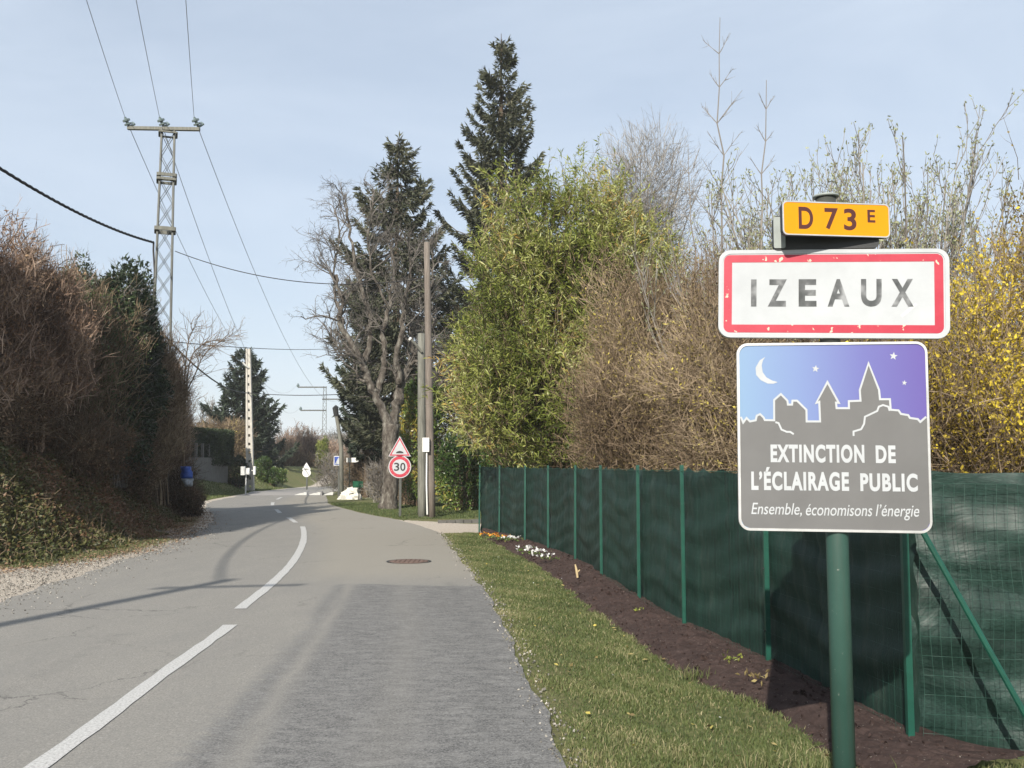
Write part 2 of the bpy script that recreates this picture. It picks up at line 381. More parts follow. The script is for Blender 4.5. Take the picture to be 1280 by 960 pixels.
# ------------------------------------------------------------------ ground
def lines(segs_):
    o=[]
    for a,b,st in segs_: o += list(np.arange(a,b,st))
    return np.array(o)
gx = np.concatenate([-np.geomspace(4000,40,14), lines([(-36,-16,.8),(-16,-5,.16),(-5,1,.25),(1,3,.2),(3,12,.6),(12,36,1.5)]), np.geomspace(40,4000,14)])
gy = np.concatenate([-np.geomspace(2000,30,8), lines([(-26,4,1.0),(4,26,.16),(26,50,.3),(50,100,1.0)]), np.geomspace(104,5200,22)])
XX,YY = np.meshgrid(gx, gy); ZZ = H(XX,YY)
nx,ny = len(gx),len(gy); idx = np.arange(nx*ny).reshape(ny,nx)
q = np.stack([idx[:-1,:-1],idx[:-1,1:],idx[1:,1:],idx[1:,:-1]],-1).reshape(-1,4)
xr = edge_x(np.clip(YY,-30,60),'R'); xl = edge_x(np.clip(YY,-30,60),'L')
foot = np.interp(YY, FOOT_Y, FOOT_X)
# gravel weight: left shoulder and the driveway mouth on the right
gl = sm((XX-foot+.15)/.35)*sm((xl-XX+.4)/.3)*(YY<24.5)
gl = np.maximum(gl, sm((xl-XX+.45)/.2)*sm((XX-xl+.55)/.2)*(YY>=24.5)*.8)
drv_lo = 21.9 + np.clip(XX,-2,9)*.15 ; drv_hi = np.interp(XX,[-6,-3.2,-1.2,3,9],[31,28.0,26.2,26.0,27])
gr = sm((YY-drv_lo)/.5)*sm((drv_hi-YY)/.5)*(XX>-6)*sm((14-XX)/2)
litter = sm((foot-XX)/.6)*(YY<36)
g = Geo(); g.add(np.stack([XX,YY,ZZ],-1), q)
me_g = g.mesh('ground', smooth=True)
ca = me_g.attributes.new('zone','FLOAT_COLOR','POINT')
z4 = np.stack([np.maximum(gl,gr), litter, gr, np.ones_like(gl)],-1).astype(np.float32); ca.data.foreach_set('color', z4.ravel())
m,n,b = nodes('verge and field ground', .95, .15)
a = attr(n,'zone'); s3 = n.nodes.new('ShaderNodeSeparateColor'); n.links.new(a.outputs['Color'], s3.inputs[0])
f1 = noise(n,1.1,7,.7); f2 = noise(n,14,6,.75); f3 = noise(n,90,3,.6)
cg = ramp(n, f2, [(.3,(.06,.07,.03)),(.5,(.125,.14,.055)),(.7,(.21,.20,.10))]); cg = mixc(n, mrange(n,f1,.42,.68,0,.75), cg, (.17,.145,.075))
cs = ramp(n, f3, [(.3,(.25,.21,.17)),(.5,(.50,.45,.38)),(.7,(.70,.67,.60))]); cs = mixc(n, mrange(n,f2,.4,.7,0,.6), cs, (.40,.30,.23)); 
cl = ramp(n, f2, [(.3,(.025,.022,.012)),(.6,(.07,.055,.028)),(.8,(.14,.10,.05))])
def soft(v, amt=.5, sc_=f2):
    return mrange(n, math_(n,'ADD', v, math_(n,'MULTIPLY', math_(n,'SUBTRACT', sc_, .5), amt)), .35,.65)
c = mixc(n, soft(s3.outputs[1]), cg, cl); c = mixc(n, soft(s3.outputs[0], 1.2), c, cs)
n.links.new(c, b.inputs['Base Color']); bump(n,b,f2,.8,.05); 
me_g.materials.append(m); og = bpy.data.objects.new('ground', me_g); sc.collection.objects.link(og); og['kind']='structure'

# ------------------------------------------------------------------ road
m_ = 26
RY = np.concatenate([np.arange(-26,4,2.0), np.arange(4,20,.12), np.arange(20,60,.5)])
LE = np.stack([edge_x(RY,'L'),RY],1); RE = np.stack([edge_x(RY,'R'),RY],1)
# curved tail: pair the far edge polylines by fraction of length
def tail(s):
    t = s[s[:,1] > 60.2] if True else s
    i0 = np.argmax(s[:,1] > 60.0); t = s[i0:]
    d = np.concatenate([[0],np.cumsum(np.linalg.norm(np.diff(t,axis=0),axis=1))]); u = np.linspace(0,d[-1],60)
    return np.stack([np.interp(u,d,t[:,0]),np.interp(u,d,t[:,1])],1)
LE = np.vstack([LE, tail(Ls)]); RE = np.vstack([RE, tail(Rs)])
T = np.linspace(0,1,60)
jl = .05*np.sin(LE[:,1]*1.9)+.04*np.sin(LE[:,1]*4.3)+.02*rng.standard_normal(len(LE)); jr = .02*np.sin(RE[:,1]*2.3)+.015*np.sin(RE[:,1]*5.1+1)+.006*rng.standard_normal(len(RE))
LE[:,0]+=jl; RE[:,0]+=jr
RX = LE[:,None,0]*(1-T)+RE[:,None,0]*T; RYY = LE[:,None,1]*(1-T)+RE[:,None,1]*T
RZ = .012 + .05*np.sin(pi*T)[None]*np.ones_like(RX)*0 + 0*RX
k0,k1 = RX.shape; idx = np.arange(k0*k1).reshape(k0,k1)
q = np.stack([idx[:-1,:-1],idx[:-1,1:],idx[1:,1:],idx[1:,:-1]],-1).reshape(-1,4)
g = Geo(); g.add(np.stack([RX,RYY,RZ],-1), q); me_r = g.mesh('road', smooth=True)
CL = np.array([G(-120,1100)[:2]*[1,1],(-2.42,4.92),(-2.58,7.2),(-2.73,9.5),(-2.92,10.45),(-3.15,12.8),(-3.55,15.8),(-4.3,20),(-5.3,24.5),(-5.85,26.2),(-6.6,28.6),(-7.7,32),(-9.9,40),(-11.5,49),(-12.7,60)])
CL[0] = (-2.2,0)
clx = lambda y: np.interp(y, CL[:,1], CL[:,0])
dx = RX-clx(RYY); 
patch = sm((12.75+.12*np.sin(RX*2.2)-RYY)/.3)*sm((dx-.45-.02*(RYY-5))/.5)
tracks = np.exp(-((RX+1.5+.0876*(RYY-5.85))/.075)**2)*1.1*(RYY<14)+np.exp(-((RX+1.95+.075*(RYY-5.85))/.06)**2)*.6*(RYY<12.5)+np.exp(-((dx-1.75)/.15)**2)*.35 + np.exp(-((dx-2.35)/.05)**2)*-.5*(RYY<13)
TAR = smooth_path(np.array([G(290,722),G(281,705),G(279,690),G(285,675),G(296,661),G(312,648),G(322,640)])[:,:2],8)
dt = np.min(np.hypot(RX[...,None]-TAR[:,0], RYY[...,None]-TAR[:,1]),-1) if RX.size*len(TAR)<3e7 else np.ones_like(RX)
tar = 0*dt
TAR2 = smooth_path(np.array([G(-40,890),G(60,840),G(150,795)])[:,:2],8); dt2 = np.min(np.hypot(RX[...,None]-TAR2[:,0], RYY[...,None]-TAR2[:,1]),-1)
tar = np.maximum(tar, .45*np.exp(-(dt2/.07)**2))
far = sm((RYY-12.5)/2)*sm((dx)/.8)
z4 = np.stack([patch, np.clip(tar,0,1), np.clip(.5+.5*tracks,0,1), far],-1).astype(np.float32)
a = me_r.attributes.new('zone','FLOAT_COLOR','POINT'); a.data.foreach_set('color', z4.ravel())
m,n,b = nodes('worn asphalt', .88, .25)
a = attr(n,'zone'); s3 = n.nodes.new('ShaderNodeSeparateColor'); n.links.new(a.outputs['Color'], s3.inputs[0])
fa = noise(n,75,4,.75); fb = noise(n,2.2,7,.65,mscale=(1,.35,1)); fc = noise(n,8,9,.82,mscale=(.6,1.25,1))
base = ramp(n, fa, [(.32,(.155,.147,.133)),(.5,(.242,.230,.208)),(.68,(.36,.342,.308))])
base = mixc(n, mrange(n,fb,.35,.7,0,.65), base, (.205,.198,.184))
fe = noise(n,48,5,.85); base = mixc(n, mrange(n,fe,.50,.66,0,.55), base, (.14,.138,.13)); fd = noise(n,26,5,.8); base = mixc(n, mrange(n,fd,.56,.72,0,.5), base, (.13,.13,.128)); base = mixc(n, mrange(n,fd,.42,.30,0,.5), base, (.42,.41,.38))
base = mixc(n, math_(n,'MULTIPLY', a.outputs['Alpha'], .75), base, mixc(n, mrange(n,fa,.3,.7), (.21,.195,.165),(.33,.305,.26)))
dark = ramp(n, fa, [(.34,(.05,.05,.049)),(.5,(.115,.113,.11)),(.66,(.25,.245,.238))])
dark = mixc(n, mrange(n,fc,.44,.60,0,.85), dark, (.215,.21,.20))
dark = mixc(n, mrange(n,fe,.50,.66,0,.6), dark, (.30,.295,.285)); dark = mixc(n, mrange(n,fe,.48,.36,0,.6), dark, (.07,.07,.07))
pm = mrange(n, math_(n,'ADD', s3.outputs[0], math_(n,'MULTIPLY', math_(n,'SUBTRACT', fc, .5), 2.2)), .3,.7)
pm = math_(n,'MULTIPLY', pm, mrange(n, s3.outputs[2], .5,1,1,.12))
c = mixc(n, pm, base, dark)
c = mixc(n, mrange(n, s3.outputs[2], .5,.1,0,.35), c, (.08,.08,.08))
c = mixc(n, math_(n,'MULTIPLY', s3.outputs[1], .5), c, (.09,.09,.09))
vo=n.nodes.new('ShaderNodeTexVoronoi'); vo.feature='DISTANCE_TO_EDGE'; vo.inputs['Scale'].default_value=.55
wn=n.nodes.new('ShaderNodeTexNoise'); wn.inputs['Scale'].default_value=2.5; wn.inputs['Detail'].default_value=6; wn.inputs['Roughness'].default_value=.7; ctx=n.nodes.new('ShaderNodeTexCoord'); n.links.new(ctx.outputs['Object'],wn.inputs['Vector'])
va=n.nodes.new('ShaderNodeVectorMath'); va.operation='MULTIPLY_ADD'; n.links.new(wn.outputs['Color'],va.inputs[0]); va.inputs[1].default_value=(.7,.7,0); n.links.new(ctx.outputs['Object'],va.inputs[2]); n.links.new(va.outputs[0],vo.inputs['Vector'])
ck=mrange(n,vo.outputs['Distance'],.0,.009,1,0); ck=math_(n,'MULTIPLY',ck,mrange(n,noise(n,.35,3,.5),.52,.6)); ck=math_(n,'MULTIPLY',ck,mrange(n,s3.outputs[0],0,.4,.75,.25)); c=mixc(n,ck,c,(.05,.05,.048))
n.links.new(c,b.inputs['Base Color']); bump(n,b,fa,.35,.01)
me_r.materials.append(m); o = bpy.data.objects.new('road', me_r); sc.collection.objects.link(o); o['kind']='structure'

# painted markings
m,n,b = nodes('worn white road paint', .7, .3)
f = noise(n,60,5,.75); c = ramp(n, f, [(.36,(.26,.255,.245)),(.5,(.46,.455,.44)),(.7,(.56,.555,.54))]); n.links.new(c,b.inputs['Base Color']); M['paint']=m
cls = smooth_path(CL, 12)
def mark(y0,y1,wd):
    yy = np.linspace(y0,y1,max(4,int((y1-y0)/.2)))
    o_ = np.argsort(cls[:,1]); xx = np.interp(yy, cls[o_,1], cls[o_,0]); t = np.gradient(np.stack([xx,yy],1),axis=0); t/=np.linalg.norm(t,axis=1)[:,None]
    nn = np.stack([t[:,1],-t[:,0]],1); w_ = wd/2*(1+.06*rng.standard_normal(len(yy)))
    A = np.stack([xx,yy],1)-nn*w_[:,None]; B = np.stack([xx,yy],1)+nn*w_[:,None]; k=len(yy)
    g = Geo(); z = .017
    V = np.vstack([np.c_[A,np.full(k,z)],np.c_[B,np.full(k,z)]]); i=np.arange(k-1)
    g.add(V, np.stack([i,k+i,k+i+1,i+1],1)); o = struct('lane_marking', g, M['paint']); return o
mark(1.0,9.45,.125); mark(10.5,24.5,.125); mark(26.2,28.7,.13); mark(31.5,34,.13); mark(37.5,40.5,.13); mark(44,47,.13); mark(50.5,53.5,.13)

# speed table with three white triangles
HY = 51.5
g = Geo(); xa,xb = float(edge_x(HY,'L'))+.2, float(edge_x(HY,'R'))-.2
prof = [(-1.6,0.014),(-.8,.145),(1.8,.145),(2.6,.014)]
V=[]; 
for t in (0,1):
    for (dy,z) in prof: V.append((xa*(1-t)+xb*t+ -.18*dy, HY+dy, z))
g.add(V, np.array([[0,4,5,1],[1,5,6,2],[2,6,7,3]])); struct('speed_hump', g, simple('hump asphalt', (.25,.24,.23), .9,.2,0,.1,30))
for k,(pa,pb) in enumerate(((369,382),(386,399),(405,415))):
    A = P(pa,618,HY-1.5); B = P(pb,618,HY-1.5); c_=(A+B)/2
    g=Geo(); g.add([(A[0]-.05,HY-1.55,.03),(B[0]+.05,HY-1.55,.03),(B[0]-.05,HY-.86,.155),(c_[0]+.30,HY-.7,.158),(c_[0]-.02,HY-.7,.158)], np.array([[0,1,2,3,4]]))
    struct('lane_marking', g, M['stone_white'])

# ------------------------------------------------------------------ manhole
c0 = G(511,703)
g=Geo(); th=np.linspace(0,2*pi,40,endpoint=False)
tube(g, [(c0[0],c0[1],.002),(c0[0],c0[1],.022)], .31, 40)
mh = root('manhole_cover', (c0[0],c0[1],0), 'rust brown round manhole cover set in the pale right lane of the road', 'manhole cover')
part('lid', g, M['rust'], mh)
g=Geo()
for a_,b_ in ((.325,.36),):
    Vi=np.c_[c0[0]+a_*np.cos(th),c0[1]+a_*np.sin(th),np.full(40,.02)]; Vo=np.c_[c0[0]+b_*np.cos(th),c0[1]+b_*np.sin(th),np.full(40,.02)]
    k=np.arange(40); g.add(np.vstack([Vi,Vo]), np.stack([k,40+k,40+(k+1)%40,(k+1)%40],1))
part('rim', g, M['dark_metal'], mh)
for s in range(-3,4):
    L_=math.sqrt(.27**2-(s*.075)**2); g=Geo(); box(g,(c0[0]+s*.075,c0[1],.025),(.03,2*L_,.006)); part('rib', g, M['rust'], mh)

# ------------------------------------------------------------------ bed of soil
def strip(A, B, rows, zfun, n=8):
    a = smooth_path(A,n); b_ = smooth_path(B,n)
    u = np.linspace(0,1,240)
    def rs(p):
        d=np.concatenate([[0],np.cumsum(np.linalg.norm(np.diff(p,axis=0),axis=1))]); d/=d[-1]; return np.stack([np.interp(u,d,p[:,0]),np.interp(u,d,p[:,1])],1)
    a=rs(a); b_=rs(b_); t=np.linspace(0,1,rows)
    V = a[:,None]*(1-t)[None,:,None]+b_[:,None]*t[None,:,None]
    return V,t
fa_ = FENCE + np.array([.10,.02]); fa_=np.vstack([[2.6,4.9],fa_]); bb = np.vstack([BED]);
V,t = strip(fa_, bb, 22, None)
zz = .13*np.sin(np.clip(t,0,1)*pi*.5+pi/2)[None]*.0 + (.13*(1-t**3))[None]*np.ones(V.shape[:2])
zz = zz + (.016*np.sin(V[...,1]*6+V[...,0]*5)+.007*rng.standard_normal(zz.shape))*np.sin(np.clip(t,0.03,.97)*pi)[None]
zz[:,-1] = -.02; zz[:,-2] = .02+.02*rng.standard_normal(len(zz))
V[:, -1:, 0] -= .05*np.abs(rng.standard_normal((len(V),1)))
k0,k1=zz.shape; idx=np.arange(k0*k1).reshape(k0,k1); q=np.stack([idx[:-1,:-1],idx[:-1,1:],idx[1:,1:],idx[1:,:-1]],-1).reshape(-1,4)
g=Geo(); g.add(np.concatenate([V,zz[...,None]],-1), q)
o=struct('flower_bed_soil', g, M['soil'])
# clods
g=Geo(); N=2600; i=rng.integers(0,k0,N); j=rng.integers(1,k1-1,N); c_=np.concatenate([V,zz[...,None]],-1)[i,j]+rng.uniform(-.04,.04,(N,3))*[1,1,.1]
s_=rng.uniform(.003,.011,N)*(1+1.5*(rng.random(N)>.97)); D=unit(rng.standard_normal((N,3)))
segs(g, c_-D*s_[:,None], c_+D*s_[:,None], s_, s_*.5, 4)
o=struct('soil_clods', g, M['soil'], 'stuff')

# ------------------------------------------------------------------ green fence with shade netting
fr = root('wire_fence', (FENCE[1][0],FENCE[1][1],0), 'dark green mesh fence covered with shade netting running beside the grass verge', 'fence')
TOPZ = 1.545
FR = np.array([(2.16,5.28),(3.0,5.12),(3.9,5.0),(5.2,4.95),(7.5,4.9)])
def netgeo(path, topf, seed=0, n=10, back=0, fold=0):
    p = smooth_path(path, n); d=np.concatenate([[0],np.cumsum(np.linalg.norm(np.diff(p,axis=0),axis=1))]); m=int(d[-1]/.05); u=np.linspace(0,d[-1],m)
    X=np.interp(u,d,p[:,0]); Y=np.interp(u,d,p[:,1]); t=np.gradient(np.stack([X,Y],1),axis=0); t/=np.linalg.norm(t,axis=1)[:,None]; nn=np.stack([-t[:,1],t[:,0]],1)
    R_=30; v=np.linspace(0,1,R_); W=topf(u,X,Y)
    zz=.02+v[None]*(W[:,None]-.02)
    dsp=.008*np.sin(v[None]*23+np.sin(u*1.7+seed)[:,None]*2)+.010*np.sin(v[None]*41+u[:,None]*1.3+np.sin(u*2.3)[:,None]*3)+.022*np.sin(u*2.6)[:,None]*np.sin(v[None]*5+u[:,None])+.006*rng.standard_normal((m,1))+.004*np.sin(u*31)[:,None]
    dsp = dsp+.03*np.sin(u[:,None]*1.1+v[None]*9+seed)*(v[None]*(1-v[None]))
    if fold:
        V2=v[None]; U2=u[:,None]
        dsp=dsp+fold*(np.sin((U2*.9-V2*1.5)*4.2+1)*(1-V2)**.7+.6*np.sin((U2*1.6+V2*2.3)*3.1)*(1-V2)+.5*np.abs(np.sin(U2*2.1+V2*4))*(V2>.0)*sm((V2-.72)/.2))
    pts=np.stack([X[:,None]+nn[:,0:1]*(dsp+back),Y[:,None]+nn[:,1:2]*(dsp+back),zz],-1)
    idx=np.arange(m*R_).reshape(m,R_); q=np.stack([idx[:-1,:-1],idx[1:,:-1],idx[1:,1:],idx[:-1,1:]],-1).reshape(-1,4)
    g=Geo(); g.add(pts,q); return g
# scalloped upper hem hung between ties
pd = [0]+list(np.cumsum(np.linalg.norm(np.diff(FENCE,axis=0),axis=1)))
def top1(u,X,Y):
    s=np.zeros_like(u)
    for a_,b_ in zip(pd[:-1],pd[1:]):
        k=(u>=a_-.1)&(u<=b_+.1); f=(u[k]-a_)/(b_-a_); s[k]=np.abs(np.sin(f*pi*4))**.7*.045+np.sin(np.clip(f,0,1)*pi)*.008
    return TOPZ-.005-s
part('shade_netting', netgeo(FENCE, top1, 0, 10, -.02), M['netting'], fr, smooth=True)
def top2(u,X,Y): return 1.545-.05*sm(u/1.5)-.03*np.abs(np.sin(u*2.2))-.015*np.sin(u*7)
part('shade_netting', netgeo(FR, top2, 2, 10, .07, .045), M['netting_sun_tone'], fr, smooth=True, label='creased netting toned for the sun-facing run, behind bare wire mesh')
for (x,y) in list(FENCE[::1]):
    g=Geo(); lean=rng.uniform(-.012,.012)
    beam(g,(x-.035,y-.02,0),(x-.035+lean,y-.02,TOPZ+.01),.034,.034); po=part('post', g, M['green_steel'], fr)
for (x,y) in FR[2:]:
    g=Geo(); beam(g,(x,y-.03,0),(x,y-.03,1.52),.045,.045); part('post', g, M['green_steel'], fr)
for (x,y) in list(FENCE[1:]):
    for z in (.35,.8,1.2,1.49):
        g=Geo(); beam(g,(x-.062,y-.022,z),(x-.012,y-.022,z+.004),.012,.009); part('cable_tie', g, M['dark_metal'], fr)
# end return along the driveway
RT=np.array([FENCE[-1],(.2,23.6),(1.6,24.8),(4,25.6)])
part('shade_netting', netgeo(RT, lambda u,X,Y: 1.53-.02*np.abs(np.sin(u*3)), 3, 8, 0), M['netting'], fr, smooth=True)
# diagonal braces at the corner
a_=P(1152,662,5.05); b_=P(1292,912,4.9)
g=Geo(); tube(g,[a_+np.array([-.02,0,.06]),a_,(a_+b_)/2,b_],.016,8); part('brace', g, M['green_steel'], fr)
# wire mesh in front of the netting on the right-hand run
pr=smooth_path(FR,20); d=np.concatenate([[0],np.cumsum(np.linalg.norm(np.diff(pr,axis=0),axis=1))])
uu=np.arange(.02,d[-1],.052); wx=np.interp(uu,d,pr[:,0]); wy=np.interp(uu,d,pr[:,1])-.045
g=Geo(); zl=np.arange(.04,1.5,.1015)
A=[];B=[]
zjit=.006*rng.standard_normal((len(zl),))
def wp(k,z): return np.stack([wx[k]+.008*np.sin(z*9+wx[k]*5), wy[k]-.02*np.sin(z*2.5)-.01*np.sin(wx[k]*4), z-.01*np.sin(wx[k]*3)],-1)
for j,z in enumerate(zl):
    k=np.arange(len(uu)-1); A.append(wp(k,np.full(len(k),z))); B.append(wp(k+1,np.full(len(k),z)))
    if j<len(zl)-1:
        k=np.arange(len(uu)); A.append(wp(k,np.full(len(k),z))); B.append(wp(k,np.full(len(k),zl[j+1])))
segs(g, np.concatenate(A), np.concatenate(B), .0011, .0011, 4)
part('wire_mesh', g, simple('green coated wire', (.028,.07,.055), .5,.3,0,.2,10), fr, stuff=True)
# wire mesh on the long run, thin
pl=FENCE; pr=smooth_path(FENCE[:5],10); d=np.concatenate([[0],np.cumsum(np.linalg.norm(np.diff(pr,axis=0),axis=1))]); uu=np.arange(0,d[-1],.06)
wx=np.interp(uu,d,pr[:,0])-.045; wy=np.interp(uu,d,pr[:,1])-.01; g=Geo(); A=[];B=[]
for j,z in enumerate(zl):
    k=np.arange(len(uu)-1); A.append(np.stack([wx[k],wy[k],np.full(len(k),z)],-1)); B.append(np.stack([wx[k+1],wy[k+1],np.full(len(k),z)],-1))
k=np.arange(len(uu)); A.append(np.stack([wx,wy,np.full(len(k),.03)],-1)); B.append(np.stack([wx,wy,np.full(len(k),1.52)],-1))
segs(g, np.concatenate(A), np.concatenate(B), .0005, .0005, 3)
part('wire_mesh', g, M['green_steel'], fr, stuff=True)
for zt in (1.50,):
    g=Geo(); tube(g,[(x-.05,y,zt) for x,y in FENCE],.003,5); part('straining_wire', g, M['green_steel'], fr)

# ------------------------------------------------------------------ town entry sign
YS=4.2; PX0=1045.0; base=P(PX0,582,YS); PXM=F/YS
ts = root('town_entry_sign', (base[0],YS,0), 'town name sign IZEAUX with red border over a street lighting panel on a green post', 'road sign')
def rot(a): return np.array([[cos(a),-sin(a),0],[sin(a),cos(a),0],[0,0,1.]])
class Pl:
    """a panel plane through the post; photo pixel -> point on it"""
    def __init__(s, yaw, dist, roll=0):
        s.R=rot(yaw); s.dist=dist; s.roll=roll
    def centre(s, cx, cy):
        """hang the panel so that its centre is the point of its own vertical plane seen at cx, cy"""
        o=np.array([base[0],YS,0])+s.R@np.array([0,-s.dist,0]); nrm=s.R@np.array([0,-1.,0]); d=P(cx,cy,1.0)-np.array([0,0,CAMZ])
        t=np.dot(o-np.array([0,0,CAMZ]),nrm*[1,1,0])/np.dot(d,nrm); s.c=np.array([0,0,CAMZ])+d*t; s.cx,s.cy=cx,cy
        dep=s.c[1]*cos(PITCH)+(s.c[2]-CAMZ)*sin(PITCH); s.kx=F/dep*(s.R[0,0]-s.c[0]/dep*cos(PITCH)*s.R[1,0]); s.kz=F*s.c[1]/dep**2; return s
    def pt(s, px, py, off=0):
        x=(px-s.cx)/s.kx; z=(s.cy-py)/s.kz; cr_,sr_=cos(s.roll),sin(s.roll); x,z=x*cr_-z*sr_, x*sr_+z*cr_
        q=s.R@np.array([x,-off,0]); return np.array([s.c[0]+q[0],s.c[1]+q[1],s.c[2]+z])
    def prism(s, g, pts, o0, o1):
        A=np.array([s.pt(*p,o0) for p in pts]); B=np.array([s.pt(*p,o1) for p in pts]); k=len(pts); i=np.arange(k)
        g.add(np.vstack([A,B]), [np.array([i[::-1]]),np.array([k+i]),np.stack([i,(i+1)%k,k+(i+1)%k,k+i],1)]); return g
def rrect(x0,y0,x1,y1,r,n=7):
    o=[]
    for cx,cy,a0 in ((x1-r,y0+r,-90),(x1-r,y1-r,0),(x0+r,y1-r,90),(x0+r,y0+r,180)):
        for t in np.linspace(0,90,n): a_=radians(a0+t); o.append((cx+r*cos(a_),cy+r*sin(a_)))
    return o[::-1]
def ring(pl,g,outer,inner,o0,o1):
    k=len(outer); i=np.arange(k)
    A=np.array([pl.pt(*p,o0) for p in outer]); B=np.array([pl.pt(*p,o1) for p in outer]); C_=np.array([pl.pt(*p,o1) for p in inner]); D_=np.array([pl.pt(*p,o0) for p in inner])
    j=(i+1)%k
    g.add(np.vstack([A,B,C_,D_]), [np.stack([i,j,k+j,k+i],1),np.stack([k+i,k+j,2*k+j,2*k+i],1),np.stack([2*k+i,2*k+j,3*k+j,3*k+i],1)]); return g
fontcache={}
def text_mesh(txt, bold=0.0, shear=0.0, space=1.0):
    cu=bpy.data.curves.new('t','FONT'); cu.body=txt; cu.size=1; cu.offset=bold; cu.shear=shear; cu.space_character=space; cu.resolution_u=6; cu.extrude=0.0
    ob=bpy.data.objects.new('t',cu); sc.collection.objects.link(ob); dg=bpy.context.evaluated_depsgraph_get(); dg.update()
    me=bpy.data.meshes.new_from_object(ob.evaluated_get(dg)); bpy.data.objects.remove(ob)
    V=np.array([v.co[:] for v in me.vertices]); Fs=[list(p.vertices) for p in me.polygons]; return V,Fs
def fit_text(pl, g, txt, x0,y0,x1,y1, off, bold=0.0, shear=0.0, space=1.0):
    V,Fs=text_mesh(txt,bold,shear,space); mn=V.min(0); mx_=V.max(0)
    u=(V[:,0]-mn[0])/(mx_[0]-mn[0]); v=(V[:,1]-mn[1])/(mx_[1]-mn[1])
    W=np.array([pl.pt(x0+a_*(x1-x0), y1-(y1-y0)*b_, off) for a_,b_ in zip(u,v)])
    for k in (3,4):
        f=[x for x in Fs if len(x)==k]
        if f: g.add(W,np.array(f))
    for f in Fs:
        if len(f)>4: g.add(W,np.array([f]))
    return g
g=Geo(); tube(g,[(base[0],YS,-.3),(base[0]-.004,YS,CAMZ-.3),(base[0]-.010,YS,P(PX0,440,YS)[2])],.0475,28)
part('post', g, M['post'], ts, smooth=True)
g=Geo(); tube(g,[(base[0]-.010,YS,P(PX0,440,YS)[2]),(base[0]-.012,YS,P(PX0,247,YS)[2])],.044,24); part('upper_post', g, M['galv'], ts, smooth=True)
g=Geo(); zt=P(PX0,247,YS)[2]; xx=base[0]-.012
tube(g,[(xx,YS,zt),(xx,YS,zt+.008),(xx,YS,zt+.014),(xx,YS,zt+.018)],[.056,.056,.035,.008],24); part('cap', g, M['grey_metal'], ts, smooth=True)
pl=Pl(-radians(8.5), .055, -.0256).centre(1040.3,367)
# town name panel
g=Geo(); pl.prism(g, rrect(896,311.5,1184.5,422.5,15), -.028, .0)
nm=part('name_panel', g, M['alu'], ts)
g=Geo(); ring(pl,g,rrect(896.2,311.7,1184.3,422.3,15),rrect(901,316.5,1179,417.5,11),0,.004); part('rim', g, M['white'], nm)
g=Geo(); pl.prism(g, rrect(899,314.5,1181,419.5,11), .0, .0012); part('white_face', g, M['white'], nm)
g=Geo(); ring(pl,g,rrect(902.5,318,1177,416,8),rrect(913,327.5,1166,406,.4),.0012,.0022); part('red_border', g, M['red'], nm)
g=Geo()
for ch,x0,x1 in (('I',937.5,944.5),('Z',959,983),('E',998,1020.5),('A',1034.5,1061.5),('U',1076,1101.5),('X',1113.5,1140.5)):
    g=Geo(); fit_text(pl,g,ch,x0,349,x1,383.2,.0026,.034); part('letter', g, M['letter'], nm)
g=Geo(); 
for pts in ([(1124,394),(1143,378.5),(1145,381),(1127,396.5)],):
    pl.prism(g,pts,.0012,.0016)
part('scuff_mark', g, simple('grey scuffed film',(.5,.52,.52)), nm)
# street lighting information panel
pl=Pl(-radians(8.5), .055, -.007).centre(1040.5,545.5)
g=Geo(); pl.prism(g, rrect(920.5,427,1160.5,664,14), -.028, .0); ip=part('information_panel', g, M['alu'], ts)
g=Geo(); ring(pl,g,rrect(920.7,427.2,1160.3,663.8,14),rrect(923.6,430.2,1157.4,660.8,11.5),0,.005); part('rim', g, M['alu'], ip)
z2=lambda x,y:(900+x/3.43,400+y/3.43)
sky_pts=[(85,415),(95,440),(110,420),(125,435),(150,430),(155,410),(170,403),(185,418),(190,429),(231,430),(232,342),(262,316),(290,345),(292,362),(310,362),(312,345),(332,345),(372,385),(372,435),(430,435),(428,350),(415,355),(465,265),(512,355),(500,354),(502,378),(555,378),(555,348),(605,346),(603,300),(643,185),(685,300),(688,340),(730,340),(732,385),(765,388),(775,403),(805,408),(812,420),(845,425),(855,437),(880,415)]
g=Geo(); pl.prism(g, rrect(923.2,429.8,1157.8,661.2,11.5), 0, .0010); part('night_sky', g, M['night'], ip)
sp_=[z2(*p) for p in sky_pts]
low=[(1157.6,sp_[-1][1]),(1157.6,650),(1154,657.5),(1146.5,661),(934.5,661),(927,657.5),(923.4,650),(923.4,sp_[0][1])]
g=Geo(); pts=sp_+low
# triangulated silhouette
from mathutils.geometry import tessellate_polygon
tri=tessellate_polygon([[Vector((p[0],-p[1],0)) for p in pts]])
Wp=np.array([pl.pt(*p,.0018) for p in pts]); g.add(Wp,np.array(tri)); part('village_silhouette', g, M['panel_grey'], ip)
def outline(pl,g,pts,wd,off):
    p=np.array(pts,float); k=len(p); d=np.diff(p,axis=0); d/=np.linalg.norm(d,axis=1)[:,None]; nr=np.stack([-d[:,1],d[:,0]],1)
    N_=np.zeros_like(p); N_[0]=nr[0]; N_[-1]=nr[-1]
    for i in range(1,k-1):
        s=nr[i-1]+nr[i]; s/=np.linalg.norm(s)+1e-9; N_[i]=s/max(.45,abs(np.dot(s,nr[i])))
    A=[pl.pt(*(q_),off) for q_ in p+N_*wd/2]; B=[pl.pt(*(q_),off) for q_ in p-N_*wd/2]; i=np.arange(k-1)
    g.add(np.vstack([A,B]), np.stack([i,k+i,k+i+1,i+1],1))
g=Geo(); outline(pl,g,sp_,2.5,.0024)
